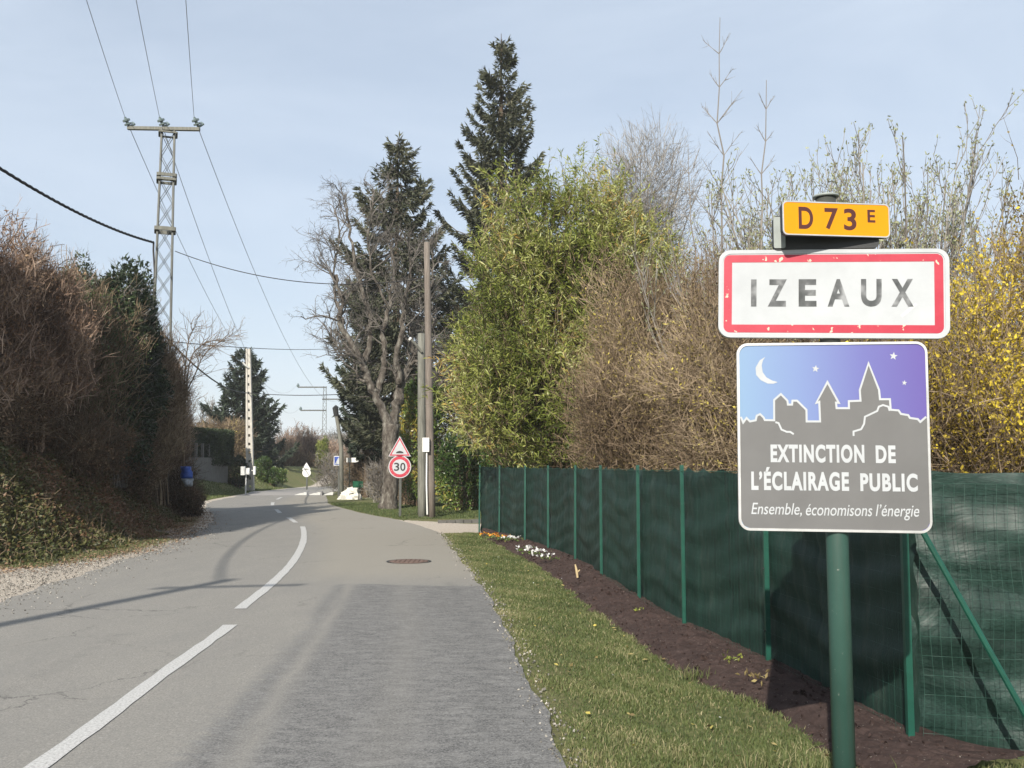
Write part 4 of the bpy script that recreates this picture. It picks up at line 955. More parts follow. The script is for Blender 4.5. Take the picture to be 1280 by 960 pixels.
def shrub(name, loc, ells, label, cat, twig, leaf=None, ntw=4000, nleaf=0, tl=.5, ll=.06, lw=.03, up=.8, stems=14, stemr=.03, tt=(.2,.8), lt=(.2,.8), group=None, lo=.35, lump=.12, lfp=None, zmin=None, ntw_r=.006, llo=.6, wob=.18, droop=0, twn=3):
    loc=np.array(loc,float); r=root(name, loc, label, cat, group)
    ells=[(np.array(c,float)+loc, e) for c,e in ells]
    # stems from the foot to points inside the crown
    tp,_=pick(ells, stems, .1, 0); g=Geo()
    b0=loc+np.c_[rng.uniform(-.35,.35,(stems,2)),np.zeros(stems)]
    mid=(b0+tp)/2+rng.standard_normal((stems,3))*.15; mid[:,:2]=b0[:,:2]*.85+tp[:,:2]*.15; mid[:,2]=b0[:,2]*.3+tp[:,2]*.7
    n_=9; ts_=np.linspace(0,1,n_)[None,:,None]
    path=(1-ts_)**2*b0[:,None]+2*ts_*(1-ts_)*mid[:,None]+ts_**2*tp[:,None]; path+=rng.standard_normal(path.shape)*.02
    rad=stemr*rng.uniform(.6,1.3,stems)[:,None]*np.linspace(1,.35,n_)[None]; br=(path,rad,np.linalg.norm(tp-b0,axis=1))
    put(g,br,6,tt[0]+.5*(tt[1]-tt[0])+.15*rng.standard_normal(stems),None if zmin is None else (lambda B: B[:,2]>zmin(B)-.15)); part('stems',g,twig,r,stuff=True)
    # fine twigs spread through the crown
    p,d=pick(ells, ntw, lo, lump); D=unit(d*.6+np.array([0,0,up])+.45*rng.standard_normal(p.shape)); p=p-D*tl*.45
    if zmin is not None: k=p[:,2]>zmin(p); p,D=p[k],D[k]
    t1=grow(p,D,tl*rng.uniform(.5,1.4,len(p)),ntw_r*rng.uniform(.7,1.4,len(p)),twn,wob,taper=.45)
    kp=None if zmin is None else (lambda B: B[:,2]>zmin(B)-.12)
    g=Geo(); put(g,t1,2,tint(p,*tt),kp); q,Dq,L2,R2=spawn(t1,2,.2,.95,.6,.45,.7); t2=grow(q,Dq,L2,R2,2,.2); put(g,t2,2,tint(q,*tt),kp)
    part('twigs',g,twig,r,stuff=True)
    if nleaf:
        if lfp=='tw':
            i=rng.integers(0,len(t1[0]),nleaf); u=rng.uniform(.2,1,nleaf)*(twn-1e-3); k=u.astype(int); f=(u-k)[:,None]; q=t1[0][i,k]*(1-f)+t1[0][i,k+1]*f; dd=unit(t1[0][i,k+1]-t1[0][i,k]); DD=unit(dd+.7*rng.standard_normal(q.shape))
        else:
            q,dd=pick(ells,nleaf,llo,lump); DD=unit(dd*.5+rng.standard_normal(q.shape)*.8+np.array([0,0,.3]))
        if zmin is not None: k=q[:,2]>zmin(q); q,DD=q[k],DD[k]
        g=Geo(); leaves(g,q,DD,ll*rng.uniform(.45,1.55,len(q)),lw*rng.uniform(.7,1.3,len(q)),tint(q,*lt),droop=droop); part('foliage',g,leaf,r,stuff=True)
    return r
def HB(x,y): return float(H(x,y))

# --- left bank: shrubs on top of the slope -------------------------------
def lb_shrub(px,Y,ytop,rx,ry,label,twig,leaf,cat='shrub',**k):
    c=P(px,582,Y); z0=HB(c[0],Y); zt=P(px,ytop,Y)[2]; h=zt-z0
    ells=[((0,0,h*.70),(rx*.85,ry*.8,h*.30)),((rx*.05,.1,h*.48),(rx,ry*.85,h*.34)),((-rx*.3,.5,h*.34),(rx*.8,ry*.7,h*.24))]
    k['ntw_r']=.0085; k['ntw']=int(k['ntw']*.62); k['nleaf']=int(k['nleaf']*1.5); k['ll']=k['ll']*1.25; k['lw']=k['lw']*1.25; k.setdefault('tl',.6); k.setdefault('stems',34); k.setdefault('stemr',.022); k.setdefault('lump',.17); k.setdefault('lo',.2); k.setdefault('wob',.26)
    return shrub('shrub' if cat=='shrub' else cat.replace(' ','_'),(c[0],Y,z0),ells,label,cat,twig,leaf,group=None,**k)
lb_shrub(-45,18.6,275,1.5,1.5,'reddish brown bare hedge shrub cut by the left edge of the picture',M['twig_red'],M['leaf_brown'],ntw=9000,nleaf=9000,ll=.05,lw=.025,up=1.3,tt=(.3,1),lt=(.2,1))
lb_shrub(28,19.6,308,1.35,1.2,'rusty brown leafless shrub on the left bank above the brightest ivy',M['twig_red'],M['leaf_brown'],ntw=11000,nleaf=9000,ll=.05,lw=.025,up=1.5,tt=(.3,1),lt=(.2,1))
lb_shrub(82,21.8,338,1.3,1.3,'brown twiggy shrub with grey green tips left of the dark evergreen',M['twig_brown'],M['leaf_laurel'],ntw=9000,nleaf=9000,ll=.05,lw=.02,up=1.5,tt=(.3,.9),lt=(.05,.6))
lb_shrub(96,25.8,322,1.0,1.0,'grey green needled shrub rising behind the brown hedge',M['twig_grey'],M['leaf_dark'],ntw=3000,nleaf=9000,ll=.10,lw=.03,up=1.5,lt=(.4,1))
lb_shrub(142,23.6,342,1.05,1.1,'dark evergreen shrub with a ragged top left of the lattice pylon',M['twig_grey'],M['leaf_dark'],cat='evergreen shrub',ntw=3500,nleaf=22000,ll=.10,lw=.045,up=.8,lt=(.0,.7))
lb_shrub(160,25.8,366,.9,1.2,'ivy darkened bare shrub between the dark evergreen and the lattice pylon',M['twig_brown'],M['leaf_dark'],ntw=6000,nleaf=14000,ll=.09,lw=.045,up=1.2,tt=(.2,.8),lt=(0,.8))
lb_shrub(192,27.5,410,.8,1.2,'upright leafless shrub standing directly in front of the lattice pylon',M['twig_brown'],M['leaf_brown'],ntw=9000,nleaf=2500,ll=.05,lw=.02,up=1.8,tt=(.3,1))
lb_shrub(212,30.5,438,.5,1.0,'narrow purplish bare shrub at the right end of the left bank hedge',M['twig_red'],M['leaf_brown'],ntw=7500,nleaf=2500,ll=.05,lw=.02,up=1.5,tt=(.3,1))
# under storey hanging down the slope
k=0
for px,Y,words in ((5,19.3,'low dark bramble thicket above the sunlit ivy'),(95,21.0,'low tangled thicket in deep shade at the middle of the left bank'),(155,24.4,'low shaded thicket reaching towards the road edge'),(203,30.5,'low shaded thicket beside the blue sack')):
    c=P(px,582,Y); z0=HB(c[0],Y)
    shrub('bramble_thicket',(c[0],Y,z0),[((0,0,.6),(1.1,1.1,.75)),((-.9,.6,1.0),(1.1,1.2,1.0))],words,'thicket',M['twig_brown'],M['leaf_brown'],ntw=5500,nleaf=6000,ll=.05,lw=.035,up=.5,tt=(.0,.6),lt=(.0,.6),group='thickets on the left bank')
c=P(231,600,28.6); shrub('bramble_thicket',(c[0],28.9,0),[((0,.1,.45),(.45,.5,.48))],'small dark bramble clump right under the blue sack','thicket',M['twig_brown'],M['leaf_brown'],ntw=1500,nleaf=2500,tl=.35,ll=.05,lw=.035,tt=(0,.5),lt=(0,.5))
# long bare branches reaching right from the hedge
c0_=P(222,470,29); g=Geo(); rr_=root('bare_sapling',(c0_[0],29,HB(c0_[0],29)),'thin bare sapling leaning right over the road beside the lattice pylon','sapling')
S=[np.array([P(228,640,29),P(230,560,29),P(232,500,29),P(238,450,29),P(252,432,29),P(275,423,29)]),np.array([P(228,640,29),P(229,540,29),P(231,470,29),P(236,425,29),P(245,405,29)]),np.array([P(228,640,29),P(229,560,29),P(231,500,29),P(243,470,29),P(258,440,29),P(290,418,29)])]
for s in S: tube(g,smooth_path(s,5),np.linspace(.035,.008,len(smooth_path(s,5))),6)
br=(np.stack([smooth_path(s,5)[-12:] for s in S]),np.full((3,12),.012),np.array([2.,2.,2.])); q,D,L2,R2=spawn(br,26,.0,1,.7,.45,.8); t=grow(q,D,L2,R2,4,.25,(.2,0,.1)); put(g,t,3,.6); q,D,L2,R2=spawn(t,4,.1,1,.7,.5,.7); put(g,grow(q,D,L2,R2,3,.2),2,.6)
part('stems',g,M['twig_brown'],rr_,stuff=True)

# ivy, bramble and dead leaf carpet on the slope
N=95000; y=rng.uniform(11.5,33,N)**1.0; foot_=np.interp(y,FOOT_Y,FOOT_X); dd_=rng.uniform(-.15,1,N)**1.0*3.6; x=foot_-dd_
edge=.22*np.sin(y*2.3)+.18*np.sin(y*5.1+1); k=(dd_>edge); x,y=x[k],y[k]; dd_=dd_[k]
lump=.16*np.abs(np.sin(x*2.9+y*1.3)*np.sin(y*2.2-x))+.10*np.abs(np.sin(x*6+y*5))
p=np.stack([x,y,H(x,y)+lump*np.clip(dd_*1.5,0,1)*rng.uniform(.3,1.0,len(x))+.02],1)
D=unit(rng.standard_normal(p.shape)*[1,1,.5]+[.35,-.35,.5]); g=Geo()
tn=.50+.26*np.sin(x*1.7+y*.9)*np.sin(y*1.1)+.2*rng.standard_normal(len(x))+.22*sm((y-17.5)/3)
leaves(g,p,D,rng.uniform(.04,.10,len(p)),rng.uniform(.03,.06,len(p)),np.clip(tn,0,1)); o=struct('ivy_carpet',g,M['leaf_ivy'],'stuff')
n_=5000; i=rng.integers(0,len(p),n_); g=Geo(); put(g,grow(p[i],unit(rng.standard_normal((n_,3))+[0.2,-.2,.8]),rng.uniform(.15,.5,n_),.004,3,.35,(0,0,-.6)),2,rng.uniform(.2,1,n_)); struct('bramble_stems',g,M['twig_brown'],'stuff')
# leaf litter on the shoulder and verge
N=9000; y=rng.uniform(11,34,N); x=np.interp(y,FOOT_Y,FOOT_X)+rng.normal(.25,.35,N); k=x<edge_x(y,'L')+.5; x,y=x[k],y[k]
g=Geo(); leaves(g,np.stack([x,y,H(x,y)+.03],1),rng.standard_normal((len(x),3))*[1,1,.15],rng.uniform(.03,.07,len(x)),rng.uniform(.02,.04,len(x)),rng.uniform(.2,1,len(x)),flat=.6); struct('leaf_litter',g,M['leaf_brown'],'stuff')

# --- unseen tree added on the left, crown shaped to shade the bank ----------
tx,ty=-14.2,7.6; r=root('added_shade_tree',(tx,ty,HB(tx,ty)),'unseen dense evergreen tree left of the viewer, added to shade the bank','tree')
g=Geo(); tube(g,[(tx,ty,.5),(tx,ty,6),(tx+.2,ty,11),(tx-1.5,ty,15)],[.28,.2,.1,.05],10); part('trunk',g,M['bark'],r)
q,dd=pick([((tx-.1,ty,9.9),(2.2,2.1,1.6)),((tx+.4,ty+1.2,10.0),(1.7,1.9,1.3)),((-16.7,ty,14.6),(1.4,1.5,1.6)),((-12.9,ty,9.5),(1.4,1.8,1.2))],42000,.3,.15); g=Geo(); leaves(g,q,dd+rng.standard_normal(q.shape),.36,.22,tint(q,0,.8)); part('foliage',g,M['leaf_dark'],r,stuff=True)

hx,hy=-19.4,42.5; r=root('added_shade_tree',(hx,hy,HB(hx,hy)),'added evergreen tree hidden behind the left hedge to shade the clipped hedge','tree')  # hidden tree added only to throw shade on the far hedge and wall
g=Geo(); tube(g,[(hx,hy,.5),(hx,hy,4),(hx+.1,hy,7.5)],[.2,.15,.05],8); part('trunk',g,M['bark'],r)
q,dd=pick([((hx,hy,5.2),(2.8,1.8,3.2)),((hx-.6,hy,8.2),(2.2,1.7,2.0))],26000,.3,.15); g=Geo(); leaves(g,q,dd+rng.standard_normal(q.shape),.3,.18,tint(q,0,.8)); part('foliage',g,M['leaf_dark'],r,stuff=True)
# --- conifers ------------------------------------------------------------
def spruce(loc,h,rb,zb,label,mat,nwh=40,nb=6,nq=150,shape=.9,droop=.35,name='spruce_tree',ql=.34,lean=0,lumpy=.18,tw=(.0,.9)):
    x,y,z=loc; r=root(name,loc,label,'tree'); g=Geo()
    tube(g,[(x,y,z-.2),(x+lean*.4,y,z+h*.4),(x+lean*.8,y,z+h*.8),(x+lean,y,z+h)],[.012*h,.010*h,.005*h,.012],10,col=.25); part('trunk',g,M['twig_brown'],r)
    t=np.sort(rng.uniform(0,1,nwh)); t=np.linspace(0,.985,nwh)+.2/nwh*rng.standard_normal(nwh); t=np.clip(t,0,.99)
    zz=zb+(h-zb)*t; rad=rb*(1-t)**shape*np.minimum(1,.5+2.2*t)*(1+lumpy*rng.uniform(-1.2,1.2,nwh))+.12
    i=np.repeat(np.arange(nwh),nb); n_=len(i); az=rng.uniform(0,2*pi,n_); Ln=rad[i]*rng.uniform(.72,1.15,n_)
    P0=np.stack([x+lean*zz[i]/h,np.full(n_,y),z+zz[i]],1)
    m_=8; s=np.linspace(0,1,m_)[None,:]
    out_=Ln[:,None]*s; dz=(-droop*np.sin(s*pi*.75)*Ln[:,None]+.30*(s**3)*Ln[:,None]*.9+ (.35*(t[i]**2))[:,None]*out_)
    path=np.stack([P0[:,0:1]+np.cos(az)[:,None]*out_,P0[:,1:2]+np.sin(az)[:,None]*out_,P0[:,2:3]+dz],-1)
    g=Geo(); put(g,(path,np.linspace(1,.2,m_)[None]*(.018+.012*Ln)[:,None],Ln),4,.3); part('limbs',g,M['twig_grey'],r,stuff=True)
    N=int(n_*nq); w_=Ln**1.3; j=rng.choice(n_,N,p=w_/w_.sum()); u=rng.uniform(.12,1,N)**.75*(m_-1-1e-3); k=u.astype(int); f=(u-k)[:,None]
    q=path[j,k]*(1-f)+path[j,k+1]*f; bd=unit(path[j,k+1]-path[j,k]); side=np.cross(bd,[0,0,1.]); sg=rng.uniform(-1,1,N)[:,None]
    wdt=(.30*Ln[j]*(1.05-u/(m_-1))+.05)[:,None]; off=side*sg*wdt; off[:,2]-=np.abs(sg[:,0])*wdt[:,0]*.7
    q=q+off; D=unit(bd*.8+side*sg*.9+np.array([0,0,-.75])*rng.uniform(.2,1.2,(N,1))+.25*rng.standard_normal((N,3)))
    g=Geo(); leaves(g,q,D,ql*rng.uniform(.5,1.2,N),ql*.24*rng.uniform(.6,1.3,N),np.clip(tw[0]+(tw[1]-tw[0])*(.35*clump(q,.8)+.65*rng.random(N)),0,1)); part('foliage',g,mat,r,stuff=True)
    return r
def at(px,pyb,Y): c=P(px,pyb,Y); return (c[0],Y,0.0)
b=at(626,600,46); spruce(b,P(626,42,46)[2],3.7,4,'tallest spruce with a pointed top and drooping brown tipped boughs',M['needle'],42,6,200,.72,.38,ql=.34)
b=at(493,600,44); spruce(b,P(496,172,44)[2],3.7,3.4,'broad dark spruce behind the gnarled lichened tree',M['needle'],40,6,170,.62,.32,ql=.34,lumpy=.2)
b=at(458,600,47); spruce(b,P(458,330,47)[2],1.5,2.2,'narrow dark evergreen left of and behind the gnarled tree',M['needle_blue'],26,6,110,.5,.3,ql=.3)
b=at(303,600,74); spruce(b,P(303,437,74)[2],4.1,.2,'solitary dark fir behind the concrete pole across the road',M['needle_blue'],28,8,170,.72,.25,ql=.45)

# --- gnarled lichened tree ----------------------------------------------
YT=34.5; tb=P(486,634,YT); r=root('gnarled_tree',(tb[0],YT,0),'gnarled leafless tree with pale lichened bark right behind the 30 sign','tree')
def lp(pts,dy=0): return np.array([P(a,b_,YT)+np.array([0,dy*i/len(pts),0]) for i,(a,b_) in enumerate(pts)])
tr=[(484,642),(486,625),(489,595),(487,560),(489,530)]
g=Geo(); s=smooth_path(lp(tr),6); rr_=np.interp(np.linspace(0,1,len(s)),[0,.08,.3,.8,1],[.50,.36,.29,.27,.30]); tube(g,s,rr_,18,jit=.05); part('trunk',g,M['bark'],r,smooth=True)
limbs=[([(489,535),(474,503),(463,477),(455,455),(440,430),(428,403),(431,380),(424,350)],-1,.19,.05),
([(489,535),(497,500),(500,480),(510,456),(520,441),(530,418),(545,395)],.8,.20,.05),
([(470,495),(480,455),(478,420),(485,380),(490,335),(487,290)],.6,.13,.035),
([(500,482),(497,445),(505,405),(512,362),(520,320)],-1.2,.13,.035),
([(455,457),(462,420),(455,372),(441,322),(433,275),(428,240)],.5,.12,.025),
([(430,405),(419,375),(415,332),(420,290),(414,255)],1.2,.07,.02),
([(520,442),(512,425),(530,380),(540,335),(535,290)],1.6,.08,.02),
([(485,385),(468,345),(462,300),(470,255)],-.8,.06,.02),
([(512,458),(527,450),(548,462),(556,480)],-.7,.06,.02),
([(463,478),(447,470),(436,440),(417,430),(408,405)],.9,.06,.02)]
allp=[];allr=[];allL=[]
for pts,dy,r0,r1 in limbs:
    s=smooth_path(lp(pts,dy),5); s=s+.035*rng.standard_normal(s.shape); g=Geo(); tube(g,s,np.linspace(r0,r1,len(s))*(1+.1*rng.standard_normal(len(s))),9,jit=.04); part('limb',g,M['bark'],r,smooth=True)
    u=np.linspace(0,len(s)-1.001,12); k=u.astype(int); f=(u-k)[:,None]; allp.append(s[k]*(1-f)+s[k+1]*f); allr.append(np.full(12,max(r1,.03))); allL.append(min(3.2,np.linalg.norm(s[-1]-s[0])))
br=(np.stack(allp),np.stack(allr),np.array(allL)); g=Geo()
q,D,L2,R2=spawn(br,13,.25,1,.75,.5,.8); D[:,2]+=.25; b1=grow(q,unit(D),L2,R2,7,.26,(0,0,.5)); put(g,b1,5,.45)
q,D,L2,R2=spawn(b1,8,.15,1,.75,.55,.55); b2=grow(q,D,L2,np.maximum(R2,.009),5,.28,(0,0,.3)); put(g,b2,3,.35)
q,D,L2,R2=spawn(b2,6,.1,1,.8,.5,.6); b3=grow(q,D,L2,np.maximum(R2,.006),4,.28,(0,0,.1)); put(g,b3,2,rng.uniform(.0,.6,len(q)))
part('branches',g,M['twig_grey'],r,stuff=True)

# --- bamboo-like leafy shrub, brown shrub, etc. behind the fence ---------
def keep_behind(p):   # nothing of the crowns below the hem in front of the netting
    return np.where(p[:,0] < np.interp(p[:,1], FENCE[:,1], FENCE[:,0])+.12, 1.78, .1)
ZB=keep_behind
shrub('leafy_shrub',(1.0,20.6,0),[((-.55,0,4.5),(1.75,1.6,2.4)),((-.05,.2,6.35),(1.5,1.4,1.9)),((.6,.3,5.2),(1.5,1.4,2.0)),((1.25,.1,5.2),(1.35,1.5,2.3)),((-1.05,-.1,3.0),(1.25,1.5,1.5)),((1.4,.2,5.9),(.95,1.2,1.6)),((.3,-.3,2.7),(1.9,1.5,1.7))],
 'tall yellow green shrub with long narrow leaves hanging over the far end of the fence','shrub',M['twig_brown'],M['leaf_bamboo'],ntw=6500,nleaf=120000,tl=.7,ll=.135,lw=.027,up=1.1,stems=26,stemr=.022,lt=(.10,.85),lfp='tw',lump=.17,lo=.3,zmin=ZB,droop=.15,tt=(.2,.8))
shrub('leafy_shrub',(.25,22.7,0),[((-1.0,-.5,2.9),(.75,.8,1.1)),((-.9,-.4,3.9),(.8,.8,1.2))],
 'small loose yellow green spray of leaves at the end post of the fence','shrub',M['twig_brown'],M['leaf_bamboo'],ntw=900,nleaf=9000,tl=.6,ll=.15,lw=.03,up=.7,stems=8,stemr=.015,lt=(.2,1.0),lfp='tw',zmin=ZB,droop=.2)
shrub('brown_shrub',(2.7,15.6,0),[((-.35,0,3.2),(1.25,1.3,1.8)),((.5,.2,3.4),(1.2,1.3,1.7)),((0,-.2,2.0),(1.9,1.4,1.3)),((-.8,.3,2.4),(.9,1.2,1.3))],
 'dense brown twiggy shrub with a few yellow leaves, right of the tall green shrub','shrub',M['twig_brown'],M['leaf_tan'],ntw=19000,nleaf=34000,tl=.5,ll=.05,lw=.024,up=.7,ntw_r=.0045,stems=26,tt=(.35,1),lt=(.1,.9),lfp='tw',zmin=ZB,lump=.15)
shrub('brown_shrub',(3.3,12.3,0),[((-.6,0,2.7),(1.0,1.0,1.2)),((.5,.2,2.9),(1.1,1.0,1.4)),((0,-.2,1.8),(1.6,1.1,1.1))],
 'tangled tan shrub with arching stems just left of the town name panel','shrub',M['twig_brown'],M['leaf_tan'],ntw=10500,nleaf=17000,tl=.55,ll=.045,lw=.022,up=.5,ntw_r=.004,stems=26,stemr=.02,tt=(.4,1),lt=(.2,.9),lfp='tw',zmin=ZB,lump=.15)
shrub('forsythia_shrub',(5.0,9.6,0),[((-.3,0,2.6),(1.05,1.0,1.25)),((.4,.2,3.2),(.9,.9,1.2)),((0,-.2,1.7),(1.4,1.1,1.1)),((1.3,.3,2.6),(1.2,1.1,1.5))],
 'yellow flowering shrub at the right edge of the picture behind the panels','shrub',M['twig_brown'],M['leaf_yellow'],ntw=4400,nleaf=30000,tl=.55,ll=.036,lw=.026,ntw_r=.0035,up=.9,stems=30,stemr=.013,tt=(.35,1),lt=(.0,.95),lfp='tw',lump=.2,lo=.15)
shrub('forsythia_shrub',(3.9,9.9,0),[((0,0,2.3),(.8,.9,1.0)),((.1,0,1.7),(1.2,1.0,1.0))],
 'yellow flecked tangle of thin stems between the panels and the yellow shrub','shrub',M['twig_brown'],M['leaf_yellow'],ntw=3600,nleaf=17000,tl=.55,ll=.034,lw=.024,ntw_r=.0035,up=.7,stems=24,stemr=.012,tt=(.3,1),lt=(.0,.8),lfp='tw',lump=.12,lo=.3)
shrub('background_hedge',(7.5,26,0),[((-4.5,0,2.2),(3.2,1.4,2.3)),((0,0,2.0),(4.0,1.5,2.1)),((5,0,2.2),(4.5,1.5,2.3))],
 'dull brown hedge far behind the green fence on the right','hedge',M['twig_brown'],M['leaf_tan'],ntw=9000,nleaf=12000,tl=.7,ll=.11,lw=.06,stems=20,tt=(.2,.8),lt=(0,.5),ntw_r=.012)
# budding upright shrubs
def upright(loc,n,h,spread,label,seedc=.6):
    x,y,z=loc; r=root('budding_shrub',loc,label,'shrub'); g=Geo()
    a=rng.uniform(0,2*pi,n); q0=np.stack([x+.5*spread*.4*np.cos(a)*rng.random(n),y+.4*np.sin(a)*rng.random(n),np.full(n,z)],1)
    D=unit(np.stack([np.cos(a)*spread/h*rng.random(n)*1.1,np.sin(a)*.28*rng.random(n),np.ones(n)],1)); b1=grow(q0,D,h*rng.uniform(.74,.97,n),.024*rng.uniform(.7,1.3,n),12,.04,(0,0,.15),.3); put(g,b1,5,rng.uniform(.4,.9,n))
    q,D,L2,R2=spawn(b1,12,.3,.97,.45,.20,.5); b2=grow(q,D,L2,np.maximum(R2,.007),6,.14,(0,0,1.3),.5); put(g,b2,3,rng.uniform(.4,.9,len(q)))
    q,D,L2,R2=spawn(b2,4,.15,1,.6,.42,.7); b3=grow(q,D,L2,np.maximum(R2,.005),4,.16,(0,0,1.0),.6); put(g,b3,3,rng.uniform(.4,.95,len(q)))
    part('stems',g,M['twig_grey'],r,stuff=True)
    T=np.concatenate([b1[0][:,-1],b2[0][:,-1],b3[0][:,-1],b3[0][:,2],b2[0][:,3],b1[0][:,-2]]); T=np.repeat(T,3,0)+.012*rng.standard_normal((len(T)*3,3)); g=Geo()
    leaves(g,T,rng.standard_normal(T.shape)*.7+[0,0,1],.05*rng.uniform(.5,1.3,len(T)),.02,rng.uniform(0,1,len(T))); part('buds',g,M['bud'],r,stuff=True)
upright((4.15,12.6,0),40,5.7,2.0,'upright grey shrub with pale buds rising behind the yellow route panel')
upright((5.3,12.9,0),40,6.1,1.9,'tallest upright grey shrub with pale buds right of the route panel')
upright((3.45,13.4,0),13,5.6,1.3,'thinner upright budding shrub left of the route panel')
upright((6.5,12.0,0),16,4.9,1.2,'lower upright budding shrub above the right edge of the town name panel')
# slim saplings (opposite branching)
def sapling(px,Y,pyt,label,br_n=16,sp_=.9,lean=0):
    b=P(px,582,Y); t_=P(px+lean,pyt,Y); r=root('bare_sapling',(b[0],Y,0),label,'sapling'); g=Geo()
    n_=16; s=np.linspace([b[0],Y,0],t_,n_); s[1:-1]+=.028*rng.standard_normal((n_-2,3)); tube(g,s,np.linspace(.034,.005,n_),7,col=.6)
    k=np.repeat(np.linspace(4,n_-1.6,br_n).astype(int),2); a=np.tile([0,pi],br_n)+np.repeat(rng.uniform(-.6,.6,br_n),2); D=np.stack([np.cos(a),.5*np.sin(a)+.2*rng.standard_normal(len(a)),1.25+0*a],1)
    b1=grow(s[k],D,sp_*(1.25-.07*k)*rng.uniform(.6,1.3,len(k)),.008,6,.035,(0,0,.12),.4); put(g,b1,4,.65); q,D,L2,R2=spawn(b1,4,.25,.95,.6,.35,.7); put(g,grow(q,D,L2,np.maximum(R2,.004),3,.05,(0,0,.2)),3,.6)
    part('stems',g,M['twig_grey'],r,stuff=True)
sapling(903,15.5,22,'tallest bare sapling whose thin leader reaches almost to the top of the picture',15,1.3,-3)
sapling(940,15.0,100,'second bare sapling, right of the tallest one',12,.9,18)
sapling(885,17.5,180,'short bare sapling left of the tallest one',10,.9,-25)
# round bare tree
def round_tree(loc,h,label,rx=2.9,mat=None,n1=9,z1=.3,fine=.009,name='bare_tree'):
    x,y,z=loc; r=root(name,loc,label,'tree'); g=Geo(); mat=mat or M['twig_grey']
    tube(g,[(x,y,z-.2),(x+.05,y,z+h*.2),(x,y,z+h*.42)],[.016*h,.013*h,.010*h],10); part('trunk',g,M['bark'],r,smooth=True); g=Geo()
    a=rng.uniform(0,2*pi,n1*2); q=np.stack([np.full(n1*2,x),np.full(n1*2,y),z+h*rng.uniform(z1,.42,n1*2)],1); D=unit(np.stack([np.cos(a)*.6*rng.uniform(.1,1.3,n1*2),np.sin(a)*.6*rng.uniform(.1,1.3,n1*2),np.full(n1*2,1.0)],1))
    sc_=rx/2.9
    b1=grow(q,D,h*.52*rng.uniform(.72,1.05,n1*2),.0055*h,9,.06,(0,0,.05),.25); put(g,b1,5,.5)
    q,D,L2,R2=spawn(b1,14,.15,.98,.55,.30,.6); b2=grow(q,D,L2,np.maximum(R2,fine*1.4),6,.10,(0,0,.3),.4); put(g,b2,3,.5)
    q,D,L2,R2=spawn(b2,7,.1,1,.5,.45,.7); b3=grow(q,D,L2,np.maximum(R2,fine),4,.14,(0,0,.4),.5); put(g,b3,2,.55)
    q,D,L2,R2=spawn(b3,3,.2,1,.5,.5,.8); b4=grow(q,D,L2,np.maximum(R2,fine*.8),3,.15,(0,0,.3),.5); put(g,b4,2,.6)
    part('branches',g,mat,r,stuff=True); return r
_b=P(812,600,45); _t=P(812,128,45)[2]; _m=P(812,225,45)[2]
shrub('bare_tree',(_b[0],45,0),[((0,0,_m-.4),(2.75,2.4,_t-_m-.7)),((0,0,_m-2.6),(2.3,2.0,2.4))],'bare round crowned tree behind the shrubs, between the spruce and the sapling','tree',M['twig_grey'],None,ntw=2300,tl=1.3,up=.7,stems=52,stemr=.045,tt=(.5,1),lo=.15,lump=.04,ntw_r=.011,wob=.12,twn=4)
round_tree(at(-5,600,38),P(10,262,38)[2],'grey bare tree top showing above the far left hedge',n1=6)

# --- laurel hedge and bushes behind the pole pair ------------------------
lx=P(575,600,33.5)[0]
shrub('laurel_hedge',(lx,33.4,0),[((.2,0,1.05),(.95,.6,1.25)),((-.35,.2,1.3),(.55,.6,1.2)),((1.4,0,1.2),(1.1,.7,1.4)),((2.6,.2,1.5),(1.4,.8,1.7))],'glossy green laurel hedge behind the gravel drive and the two poles','hedge',M['twig_brown'],M['leaf_laurel'],ntw=1800,nleaf=20000,tl=.4,ll=.13,lw=.06,lt=(.1,.8),llo=.75,lump=.08)
lx=P(521,600,34.5)[0]
shrub('laurel_bush',(lx,36,0),[((0,0,2.6),(.75,.6,1.3)),((.1,0,4.0),(.8,.6,1.1)),((0,0,1.2),(.6,.5,1.2))],'yellowish leafy bush seen between the 30 sign and the grey pole','bush',M['twig_brown'],M['leaf_laurel'],ntw=1200,nleaf=9500,tl=.4,ll=.13,lw=.06,lt=(.3,1.1),llo=.6)
lx=P(580,600,36)[0]
shrub('evergreen_bush',(lx,37.5,0),[((0,0,3.0),(1.9,1.2,3.2)),((1.8,0,4.2),(2.2,1.4,4.3)),((.3,.5,5.5),(1.5,1.2,2.6))],'dark mixed evergreen mass filling the gap between the poles and the tall green shrub','bush',M['twig_brown'],M['leaf_dark'],ntw=6000,nleaf=26000,tl=.6,ll=.15,lw=.07,lt=(.1,1),tt=(.2,.9),llo=.4)
# bare shrubs under the gnarled tree
for px,Y,yt,rx,words,tw in ((460,48,563,1.1,'grey brown bare shrub left of the gnarled trunk',M['twig_brown']),(432,52,566,1.6,'low bare shrub behind the crossing sign',M['twig_grey']),(482,40,582,.75,'tangled dry shrub at the foot of the gnarled tree',M['twig_grey']),(512,38,592,.7,'dry brown clump behind the 30 sign post',M['twig_brown'])):
    c=P(px,600,Y); h=P(px,yt,Y)[2]
    shrub('bare_shrub',(c[0],Y,0),[((0,0,h*.55),(rx,rx*.8,h*.5)),((rx*.4,0,h*.35),(rx*.9,rx*.8,h*.38))],words,'shrub',tw,M['leaf_tan'],ntw=3500,nleaf=2500,tl=.5,ll=.06,lw=.035,tt=(.2,.9),lt=(0,.8),ntw_r=.010)

